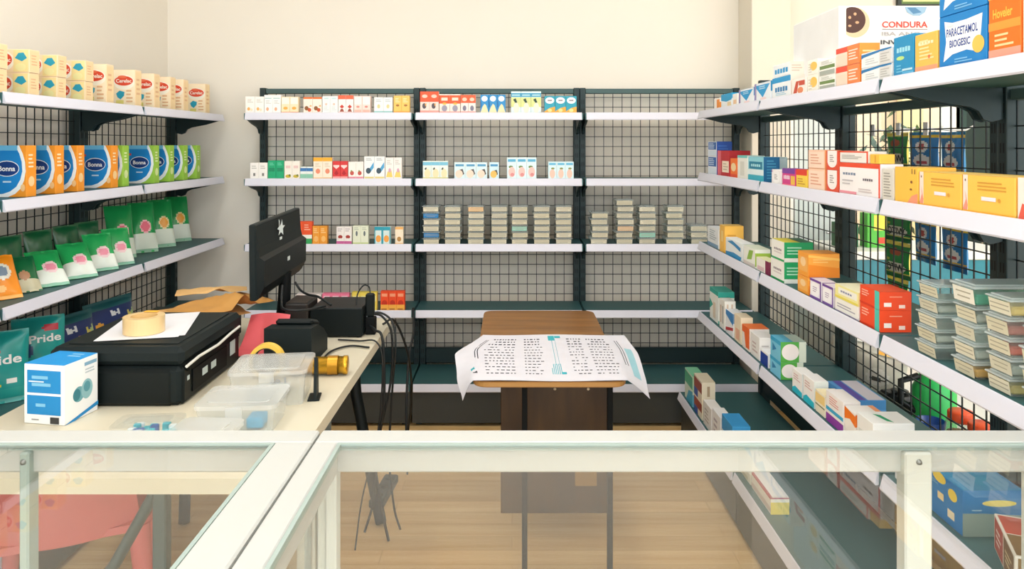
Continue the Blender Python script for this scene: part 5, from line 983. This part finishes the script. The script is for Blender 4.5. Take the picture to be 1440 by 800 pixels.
# ================================================================== small wooden table in the middle
TX0, TX1, TY0, TY1, TZ = -.122, .36, 2.28, 3.26, .71
WOOD = wood('table_wood', '#764C1E', '#9C6C30', 3, 22, 8, .35); WOODD = wood('table_panel_wood', '#2C1B0C', '#483014', 16, 4, 3, .4)
g = thing('wooden_table', 'small brown wooden table with black legs in the aisle', 'table', ((TX0 + TX1) / 2, (TY0 + TY1) / 2, 0))
ox, oy = -(TX0 + TX1) / 2, -(TY0 + TY1) / 2
m = MB(); m.prism(rrect(TX0, TX1, TY0, TY1, .045), TZ - .018, TZ, 'z', WOOD); put('tabletop', m, g, (ox, oy, 0))
EDGE = pm('#A87C44', .4)
m = MB(); m.prism(rrect(TX0 - .002, TX1 + .002, TY0 - .002, TY1 + .002, .046), TZ - .015, TZ - .003, 'z', EDGE); put('edge_band', m, g, (ox, oy, 0))
m = MB(); m.box(-.04, .35, 2.60, 2.618, .136, TZ - .0185, WOODD, .002); mods = pm('#D9CDB4', .4)
for sx in (.153, .272): m.lathe([(.0, .003), (.004, .002), (.005, 0)], mods, 10, Matrix.Translation((sx, 2.60, .58)) @ Matrix.Rotation(PI / 2, 4, 'X'))
m.box(.225, .302, 2.5985, 2.6, .235, .285, pm('#8A6A34', .5)); put('front_panel', m, g, (ox, oy, 0))
for (x, y) in ((.042, 2.42), (.325, 2.42), (.042, 3.12), (.325, 3.12)):
    m = MB(); m.box(x - .009, x + .009, y - .009, y + .009, 0, TZ - .0185, BLK3, .001); put('leg', m, g, (ox, oy, 0))
for y in (2.42, 3.12):
    m = MB(); m.box(.033, .334, y - .008, y + .008, TZ - .043, TZ - .0186, BLK3, .001); put('crossbar', m, g, (ox, oy, 0))
# --- printed sheet draped over the near end
def pw(t, pts):
    for (a, x), (b, y) in zip(pts, pts[1:]):
        if t <= b:
            k = (t - a) / (b - a); k = k * k * (3 - 2 * k) * .5 + k * .5; return x + (y - x) * k
    return pts[-1][1]
LFT = [(0, -.155), (.3, -.185), (.62, -.205), (1, -.112)]; RGT = [(0, .432), (.3, .447), (.65, .455), (1, .436)]
def S(u, v):
    """u across, v from the near edge to the far edge of the sheet"""
    xl, xr = pw(v, LFT), pw(v, RGT)
    x = -.15 + .59 * u + (xl + .15) * max(0, 1 - u / .35) ** 1.5 + (xr - .44) * max(0, (u - .65) / .35) ** 1.5
    y = 2.279 + .55 * v
    z = TZ + .0022
    dl, dr = max(0, TX0 - .004 - x), max(0, x - TX1 - .004)
    ll = max(.02, TX0 - .004 - xl); lr = max(.02, xr - TX1 - .004)
    z -= .066 * (1 - v) ** 1.6 * (dl / ll) ** 1.3 + .060 * (1 - v) ** 1.3 * (dr / lr) ** 1.2
    if dl or dr: z += .006 * math.sin(11 * v + 2) * ((dl / ll) + (dr / lr)) * (1 - v) * .8
    else: z += .0015 * (math.sin(9 * u + 3 * v) + 1)
    return Vector((x, y, z))
def N(u, v):
    e = .004; n = (S(min(u + e, 1), v) - S(max(u - e, 0), v)).cross(S(u, min(v + e, 1)) - S(u, max(v - e, 0))); n.normalize(); return n
g = thing('printed_sheet', 'large white printed sheet with a teal bar draped over the table', 'paper', (0, 0, 0))
m = MB(); PAP = pm('#DEDEE6', .7)
m.grid(S, 56, 36, PAP); m.grid(lambda u, v: S(u, v) - N(u, v) * .0008, 56, 36, PAP, flip=True)
INK = pm('#464A54', .8); TEAL = pm('#3AB6C4', .6)
def ink(u0, v0, u1, v1, mat, nu=1, nv=1):
    m.grid(lambda a, b: S(u0 + (u1 - u0) * a, v0 + (v1 - v0) * b) + N(u0 + (u1 - u0) * a, v0 + (v1 - v0) * b) * .0006, nu, nv, mat)
rr = random.Random(11)
for (u0, u1) in ((.13, .29), (.33, .44), (.60, .70), (.725, .86)):
    for k in range(13):
        v = .12 + .062 * k; u = u0
        while u < u1 - .012:
            w = rr.choice((.008, .012, .018)); 
            if rr.random() < .9: ink(u, v, min(u + w, u1), v + (.022 if k > 9 else .014), INK)
            u += w + .009
ink(.485, .84, .525, .96, TEAL, 2, 2); ink(.527, .90, .565, .955, TEAL, 2, 1)
for k in range(6): ink(.478 + .010 * k, .12, .482 + .010 * k, .12 + .2 * (1 if k else .6), TEAL, 1, 4)
ink(.505, .3, .5075, .84, TEAL, 1, 10); ink(.525, .3, .527, .9, TEAL, 1, 10)
ink(.53, .12, .555, .16, TEAL, 1, 1); ink(.062, .20, .078, .25, TEAL, 2, 2); ink(.066, .13, .086, .17, INK, 1, 1)
for k in range(2): ink(.085 + .012 * k, .42, .089 + .012 * k, .86, INK, 1, 8)
for k in range(2): ink(.90 + .014 * k, .35, .904 + .014 * k, .86, INK, 1, 8)
ink(.93, .2, .97, .7, pm('#9CCBD6', .7), 3, 6)
put('sheet', m, g)
# ================================================================== light and camera
def area(name, loc, rot, sx, sy, power, col=(1, 1, 1)):
    l = bpy.data.lights.new(name, 'AREA'); l.shape = 'RECTANGLE'; l.size = sx; l.size_y = sy; l.energy = power; l.color = col
    o = link(bpy.data.objects.new(name, l)); o.location = loc; o.rotation_euler = rot; return o
for x in (-1.0, .35):
    for y in (.6, 2.3): area('ceiling_tube', (x, y, 2.93), (0, 0, 0), .3, 1.25, 12, (.955, .98, 1))
area('ceiling_tube', (3.2, 2.2, 2.93), (0, 0, 0), .3, 1.25, 40, (.97, .98, 1))
w = bpy.data.worlds.new('daylight'); scn.world = w; w.use_nodes = True
bg = w.node_tree.nodes['Background']; bg.inputs['Color'].default_value = (.95, .98, 1, 1); bg.inputs['Strength'].default_value = 4.1
cam = bpy.data.cameras.new('camera'); co = link(bpy.data.objects.new('camera', cam)); scn.camera = co
co.location = (0, 0, EYE); co.rotation_euler = (PI / 2, 0, 0)
cam.sensor_fit = 'HORIZONTAL'; cam.sensor_width = 36; cam.lens = 36 * FX / 1440
cam.shift_x = 0; cam.shift_y = -(400 - CY) / 1440
cam.clip_start = .02
v = scn.view_settings; v.view_transform = 'Standard'; v.look = 'None'; v.exposure = -0.15; v.gamma = 1; v.use_curve_mapping = False
cy = scn.cycles; cy.use_denoising = True; cy.max_bounces = 10; cy.diffuse_bounces = 5; cy.transparent_max_bounces = 32; cy.caustics_reflective = False; cy.caustics_refractive = False
cy.sample_clamp_indirect = 6
